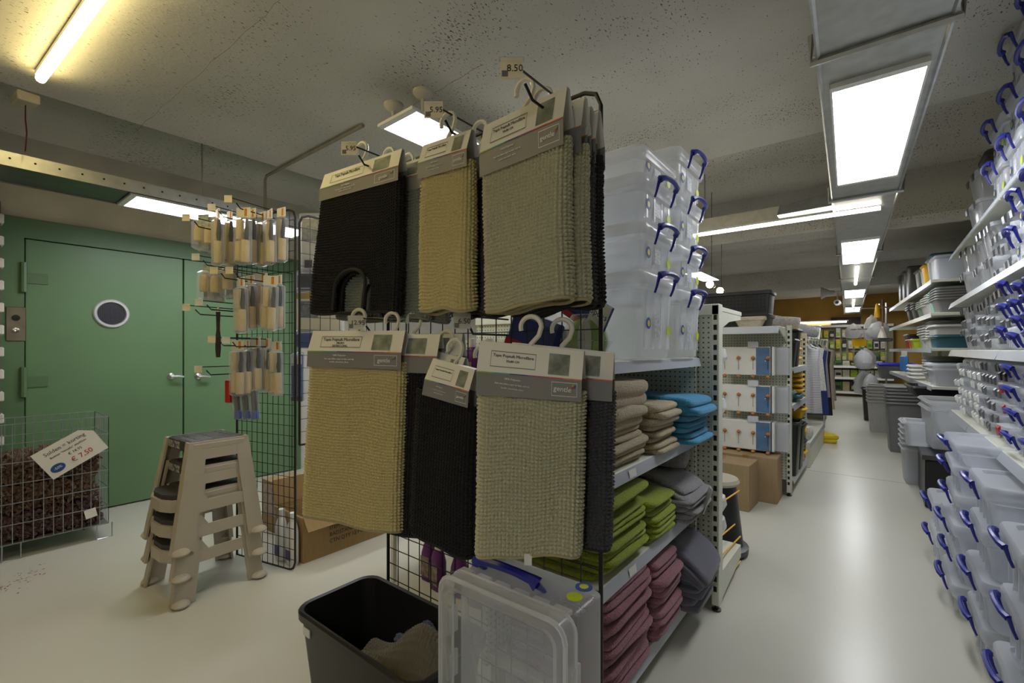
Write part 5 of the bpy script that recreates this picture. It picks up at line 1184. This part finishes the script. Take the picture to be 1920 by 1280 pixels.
# wall of further shelving left of the rail
t = thing('rear_gondola', 'third gondola running behind the clothes rail', 'shelf unit', (-1.6, 10.6, 0)); part('panel', MB().box(-.9, .85, -.02, .02, .0, 1.5).mesh('panel', creamperf), t)
for z in (.15, .7, 1.1, 1.5): part('board', MB().bbox(-.9, .87, -.4, -.02, z-.03, z, .003).mesh('board', cream), t)
for i, (x, h, mt, nm) in enumerate(((-.5, .22, sage_pl, 'green'), (-.1, .3, yellow_pl, 'yellow'), (.3, .2, card_white, 'white'), (.62, .26, card_white, 'pale'))): bin_thing('%s box on top of the third gondola' % nm, (-1.6+x, 10.4, 1.501), .3, .26, h, mt, 'boxes on the third gondola')

# ================================================================== BACK WALL DISPLAY
BX0, BX1, BY = -2.6, .35, 16.1
t = thing('back_display', 'long shelving with small green packages along the ochre back wall', 'shelf unit', (0, BY, 0))
part('panel', MB().box(BX0, BX1, .36, .40, .1, 1.98).mesh('panel', M('olive_pegboard', S(150, 142, 108), .7)), t); part('top_strip', MB().box(BX0, BX1, .2, .42, 1.96, 2.02).mesh('strip', paper_w), t)
for z in (.14, .54, .86): part('board', MB().bbox(BX0, BX1, -.1, .36, z-.04, z, .003).mesh('board', cream), t); part('price_strip', MB().box(BX0, BX1, -.11, -.101, z-.06, z).mesh('strip', paper_w), t)
pk = {'green': M('pack_green', S(70, 140, 60), .6, scale=20, var=.3), 'lime': M('pack_lime', S(176, 200, 60), .6, scale=20, var=.3), 'white': M('pack_white', S(214, 212, 204), .6, scale=20, var=.2), 'yellow': M('pack_yellow', S(230, 190, 40), .6, scale=20, var=.2), 'black': M('pack_black', S(50, 48, 44), .6, scale=20, var=.3), 'cream': M('pack_cream', S(206, 190, 150), .6, scale=20, var=.2)}
seq = ['lime', 'white', 'lime', 'white', 'cream', 'yellow', 'white', 'green', 'black', 'cream']
rng = random.Random(3); k = 0
for r, z in enumerate((1.68, 1.36, 1.02)):
    for i in range(15):
        x = -1.9+i*.145; c = seq[(i*3+r*4) % 10]; h = rng.uniform(.2, .29)
        tt = thing('hanging_package', 'small %s package hanging on the far back wall, %s row' % (c, ['top', 'middle', 'bottom'][r]), 'package', (x, BY+.25, z-.02), 0, '%s packages, %s row' % (c, ['top', 'middle', 'bottom'][r]))
        part('card', MB().bbox(-.052, .052, .0, .04, 0, h, .004).mesh('card', pk[c]), tt); part('print', MB().box(-.04, .04, -.002, 0, h*.15, h*.55).mesh('print', pk[seq[(i+5) % 10]]), tt)
for r, (z, h, cs_) in enumerate(((.86, .13, ['black', 'green', 'green', 'white']), (.54, .2, ['lime', 'white', 'white', 'white']), (.14, .26, ['black', 'green', 'green', 'cream']))):
    for i in range(12):
        c = cs_[i % 4]; x = -1.95+i*.18
        tt = thing('small_carton', '%s carton standing on the far display, %s shelf' % (c, ['upper', 'middle', 'lower'][r]), 'carton', (x, BY+.05, z+.001), 0, '%s cartons, %s shelf' % (c, ['upper', 'middle', 'lower'][r]))
        part('body', MB().bbox(-.08, .08, 0, .14, 0, h, .004).mesh('body', pk[c]), tt); part('print', MB().box(-.06, .06, -.002, 0, h*.2, h*.6).mesh('print', pk[seq[(i+2) % 10]]), tt)
t = thing('wall_lamp', 'slim white tube lamp on the ochre wall above the display', 'tube light', (-1.35, 16.55, 2.12)); part('housing', MB().box(-.7, .7, -.03, .03, .02, .05).mesh('housing', white_pl), t); part('diffuser', MB().tube([(-.65, -.01, 0), (.65, -.01, 0)], .02, 8).mesh('diffuser', tube_c), t)
t = thing('wall_picture', 'dark picture strip on the ochre wall beside the slim lamp', 'picture', (-.72, 16.57, 2.03)); part('panel', MB().box(-.35, .35, -.02, .02, 0, .22).mesh('panel', M('dark_print', S(60, 40, 40), .6, scale=8, var=.4)), t); part('rim', MB().box(-.36, .36, -.022, -.018, -.01, .01).mesh('rim', black_pl), t)

# ================================================================== FAR RIGHT SHELVES WITH BUCKETS
N0 = Vector((.425, 6.19, 0)); N1 = Vector((.17, 10.3, 0)); AL = (N1-N0).normalized(); AW = Vector((AL.y, -AL.x, 0)); ANG = math.atan2(AL.y, AL.x)-math.pi/2
def RL(s, w_, z): return N0+AL*s+AW*w_+Vector((0, 0, z))
FS = thing('bucket_shelf', 'far cream wall shelving stacked with grey buckets and baskets', 'shelf unit', tuple(N0), ANG)
FZ = [.94, 1.32, 1.67, 2.0]
for z in FZ:
    for a, b in ((0, 1.36), (1.37, 2.73), (2.74, 4.1)):
        s = part('shelf_board', MB().bbox(.0, .45, a, b, z-.03, z, .003).mesh('board', cream), FS); part('price_strip', MB().box(-.006, -.001, a, b, z-.045, z).mesh('strip', grey_strip), s)
part('back_panel', MB().box(.46, .49, 0, 4.1, .1, 2.4).mesh('panel', creamperf), FS)
for y in (.0, 1.365, 2.735, 4.1): part('upright', MB().box(.42, .46, y-.02, y+.02, 0, 2.4).mesh('upright', cream), FS)
def bucket(label, s, w_, z, L, Wd, H, mt, grp, tl=.78, cat='bucket', rot=0): return bin_thing(label, tuple(RL(s, w_, z)), L, Wd, H, mt, grp, ANG+rot, tl, 'bucket', cat)
def bstack(colour, where, s, z, n, mt, L=.3, Wd=.26, H=.2, step=.028, w_=.2, tl=.8, cat='bucket'):
    for i in range(n): bucket('%s %s, %s of the nested stack %s' % (colour, cat, nth(i, n), where), s, w_, z+.001+i*step, L, Wd, H, mt, 'nested %s stacks' % cat, tl, cat)
# top shelf
bucket('clear tub at the near end of the top bucket shelf', .18, .2, 2.001, .34, .3, .24, milky_pl, None, .9, 'tub')
bucket('teal tub standing behind the clear tub on the top bucket shelf', .52, .22, 2.001, .34, .24, .32, teal_pl, None, .9, 'tub')
bucket('white bucket between teal tub and yellow bucket', .74, .2, 2.001, .28, .16, .3, ltgrey_pl, None); bucket('yellow bucket on the top bucket shelf', .94, .18, 2.001, .28, .2, .27, yellow_pl, None)
bucket('sage green bucket on the top bucket shelf', 1.20, .2, 2.001, .28, .24, .27, sage_pl, None); bucket('grey bucket on the top shelf beyond the sage one', 1.6, .2, 2.001, .28, .26, .3, midgrey_pl, None)
for i in range(3): bucket('tall dark bin on the top bucket shelf, %s from the near end' % CNT[i], 2.1+i*.45, .16, 2.001, .28, .28, .42, char_pl, 'tall dark bins', .9, 'bin')
# 1.67
bstack('grey lattice', 'near end, third shelf', .20, 1.67, 5, midgrey_pl, .32, .34, .15, .026, cat='basket')
bstack('mint', 'on the third shelf', .50, 1.67, 4, mint_pl, .3, .16, .18, .024); bstack('light grey', 'beside the mint ones', .74, 1.67, 4, ltgrey_pl, .3, .2, .17, .026); bstack('pale grey', 'second from the mint ones', 1.0, 1.67, 4, ltgrey_pl, .3, .22, .15, .026)
bstack('sage green', 'on the third shelf far part', 1.32, 1.67, 4, sage_pl, .3, .28, .15, .022); bstack('charcoal', 'on the third shelf beyond the sage ones', 1.8, 1.67, 3, char_pl, .3, .3, .18, .03); bstack('charcoal', 'at the far end of the third shelf', 2.3, 1.67, 3, char_pl, .3, .3, .2, .03)
# 1.32
bucket('teal box with pale lid at the near end, lower one', .2, .2, 1.321, .34, .34, .13, teal_pl, 'teal boxes', .92, 'box'); bucket('grey lidded box resting on the teal box', .2, .2, 1.452, .36, .36, .10, ltgrey_pl, None, .96, 'box')
bstack('pale grey', 'on the second shelf near part', .56, 1.32, 6, ltgrey_pl, .3, .26, .14, .03); bstack('grey', 'on the second shelf middle', .90, 1.32, 6, ltgrey_pl, .3, .24, .12, .03); bstack('light grey', 'on the second shelf beyond the middle', 1.22, 1.32, 4, ltgrey_pl, .3, .24, .18, .03)
for i, (c, mt) in enumerate((('lime', M('lime_pl', S(180, 200, 40), .4)), ('orange', M('orange_pl', S(226, 120, 60), .4)), ('red', red_pl))): bucket('small %s tub on the second bucket shelf' % c, 1.62+i*.24, .12, 1.321, .2, .2, .12, mt, None, .85, 'tub')
bucket('black dustpan box at the far end of the second shelf', 2.5, .2, 1.321, .3, .4, .2, char_pl, None)
# .94
bucket('clear tub at the near end of the lowest bucket shelf', .2, .18, .941, .34, .34, .18, milky_pl, 'clear tubs', .85, 'tub'); bucket('clear flared tub resting in the near clear tub', .2, .18, .99, .36, .36, .18, milky_pl, 'clear tubs', .85, 'tub')
bstack('teal lattice', 'on the lowest bucket shelf', .54, .94, 5, teal_pl, .3, .2, .12, .03, cat='basket'); bstack('light grey', 'on the lowest bucket shelf', .84, .94, 7, ltgrey_pl, .3, .24, .12, .028)
for i in range(4): bucket('white slatted tray, %s in the pile on the lowest bucket shelf' % nth(i, 4), 1.35, .12, .941+i*.045, .3, .36, .045, white_pl, 'white slatted trays', .9, 'tray')
bucket('red tub behind the white slatted trays', 1.05, .24, .941, .2, .14, .14, red_pl, None, .85, 'tub')
for i in range(6):
    p = RL(1.7+i*.1, -.02, 1.02); t = thing('blue_brush', 'blue brush hanging from the bucket shelf, %s from the near end' % CNT[i], 'brush', p, 0, 'blue brushes'); part('head', MB().bbox(-.02, .02, -.04, .04, 0, .2, .008).mesh('head', M('brush_blue', S(60, 128, 200), .4), True), t); part('loop', MB().tube([(0, 0, .2), (0, 0, .27)], .006, 5).mesh('loop', white_pl), t)
# floor in front of the bucket shelf
def fstack(colour, where, px, py, dpt, n, L, Wd, H, mt, step=.045, tl=.82, cat='bin'):
    p = onZ(px, py, 0)
    for i in range(n): bin_thing('%s, %s of %s' % (colour, nth(i, n) if n > 1 else 'single one', where), (p.x, p.y+Wd/2, .001+i*step), L, Wd, H, mt, 'bins on the right of the aisle', ANG, tl, 'waste_bin', cat)
fstack('big grey bin', 'the nested grey stack in the aisle', 1701, 851, 0, 5, .42, .40, .64, midgrey_pl, .042)
p = onZ(1701, 851, 0); bin_thing('flat grey lid on the nested grey bins', (p.x, p.y+.2, .815), .42, .40, .035, ltgrey_pl, None, ANG, .98, 'lid', 'lid')
fstack('light grey bin', 'the nested stack behind the big grey bins', 1656, 812, 0, 6, .4, .4, .5, ltgrey_pl, .05)
fstack('black bin', 'the black one deep in the aisle', 1641, 790, 0, 1, .4, .4, .6, black_pl)
p = onZ(1650, 800, 0)
bin_thing('blue rimmed laundry basket on the light grey bins', (p.x+.22, p.y+.6, .80), .5, .6, .22, midgrey_pl, None, ANG, .85, 'laundry_basket', 'basket'); bin_thing('bright blue basket on top of the grey laundry basket', (p.x+.22, p.y+.6, 1.0), .52, .62, .07, M('basket_blue', S(40, 50, 190), .4), None, ANG, .95, 'laundry_basket', 'basket')
for i, (x, y, z, L, Wd, H, mt, lab) in enumerate(((.52, 6.75, .82, .5, .6, .10, black_pl, 'flat black tub above the grey bins'), (.62, 6.5, .0, .4, .4, .50, black_pl, 'black container stack base beside the clear boxes'), (.62, 6.5, .502, .4, .4, .16, char_pl, 'dark lidded container on the black base'), (.45, 6.02, .0, .3, .3, .44, black_pl, 'black bucket standing before the clear tubs'))):
    bin_thing(lab, (x, y, z+.001), L, Wd, H, mt, None, ANG, .9, 'container', 'container')
for i in range(6): bin_thing('pale clear container, %s in the nested pile beside the grey bins' % nth(i, 6), (.34, 6.05, .001+i*.05), .3, .34, .36, milky_pl, 'nested clear containers', ANG, .84, 'container', 'container')
for i in range(2): bin_thing('large clear tub beside the low black lid, %s one' % ['lower', 'upper'][i], (.55, 5.42, .484+i*.06), .46, .56, .34, clear_pl, 'large clear tubs', ANG, .88, 'container', 'container')
bin_thing('small clear container with white rim in front of the black bucket', (.33, 5.62, .44-.0), .26, .26, .22, milky_pl, None, ANG, .88, 'container', 'container')
t = thing('plinth', 'dark low plinth under the clear tubs beside the grey bins', 'plinth', (.55, 5.45, 0)); part('box', MB().bbox(-.24, .3, -.34, .5, 0, .40, .01).mesh('box', black_pl), t); part('lip', MB().box(-.26, .32, -.36, .52, .40, .438).mesh('lip', char_pl), t)
# hanging bags and cleaning goods at the far end of the aisle
def bag(label, px, py0, py1, d, wd, mt, seed=0):
    p = W(px, py1, d); h = W(px, py0, d).z-p.z; rng = random.Random(seed); m = MB(); rings = []
    for f, k in ((0, .35), (.06, .8), (.3, 1), (.6, .92), (.85, .6), (.95, .2), (1, .08)):
        rings.append([(math.cos(a*math.pi/8)*wd/2*k*(1+rng.uniform(-.25, .2)), math.sin(a*math.pi/8)*wd/3*k*(1+rng.uniform(-.25, .2)), f*h) for a in range(16)])
    m.loft(rings, True, True); t = thing('hanging_bag', label, 'bag', p, rng.uniform(0, 3), 'bagged goods at the far end'); part('bag', m.mesh('bag', mt, True), t); part('filling', MB().lathe([(.001, h*.05), (wd*.2, h*.08), (wd*.3, h*.35), (wd*.22, h*.6), (wd*.1, h*.8), (.001, h*.85)], 7).mesh('filling', M('bag_filling', S(206, 204, 198), .8, var=.2), True), t); part('tie', MB().tube([(0, 0, h*.97), (0, 0, h*1.1)], .008, 5).mesh('tie', char_pl), t)
for i, (px, a, b, d, wd, lab) in enumerate(((1664, 650, 692, 9.6, .42, 'large white bag hanging below the yellow sign'), (1600, 606, 634, 10.2, .4, 'white bag sticking out beside the yellow sign'), (1634, 590, 638, 10.2, .4, 'clear long bag hanging high on the aisle end'), (1622, 652, 692, 9.8, .5, 'clear bulky bag at eye level on the aisle end'), (1620, 694, 740, 9.9, .4, 'grey-white bag hanging low by the floor'), (1632, 700, 738, 9.4, .35, 'cream bag beside the low grey-white bag'), (1648, 602, 632, 9.6, .45, 'blue-white bag next to the broom head'))):
    if i == 0: px = 1618; a, b = 656, 690
    bag(lab, px, a, b, d, wd, milky_pl, i)
p = W(1611, 642, 10.2); t = thing('yellow_sign', 'bright yellow price sign beside the hanging bags', 'sign', p); part('card', MB().box(-.16, .16, -.004, .004, -.08, .08).mesh('card', M('neon_yellow', S(250, 196, 20), .6, var=0)), t, None, YAW); part('peg', MB().tube([(0, .01, .08), (0, .01, .14)], .006, 5).mesh('peg', steel), t)
p = W(1655, 640, 9.3); t = thing('broom', 'black broom head with cream collar hanging above the blue brushes', 'broom', p); part('head', MB().bbox(-.16, .16, -.04, .04, 0, .07, .02).mesh('head', char_pl, True), t); part('collar', MB().lathe([(.09, .07), (.06, .16), (.025, .26), (.02, .3)], 12).mesh('collar', M('cream_plastic', S(220, 212, 190), .5), True), t); part('stick', MB().tube([(0, 0, .28), (0, 0, .85)], .014, 6).mesh('stick', M('broom_stick', S(120, 84, 60), .6)), t)
p = W(1645, 582, 9.8); single('yellow_cone', MB().lathe([(.06, 0), (.05, .1), (.03, .28), (.01, .3)], 10).mesh('cone', yellow_pl, True), 'yellow cone hanging high beside the duct end', 'cone', (p.x, p.y, p.z-.15))
t = thing('end_rack', 'steel rack holding the hanging bags at the far aisle end', 'rack', (.15, 12.6, 0)); part('post', MB().tube([(0, 0, 0), (0, 0, 2.3)], .02, 6).mesh('post', steel), t)
for z in (1.28, 1.75, 2.2): part('arm', MB().tube([(-.6, -.12, z), (.3, .15, z)], .012, 6).mesh('arm', steel), t); part('arm', MB().tube([(-.12, -.95, z), (0, 0, z)], .012, 6).mesh('arm', steel), t)
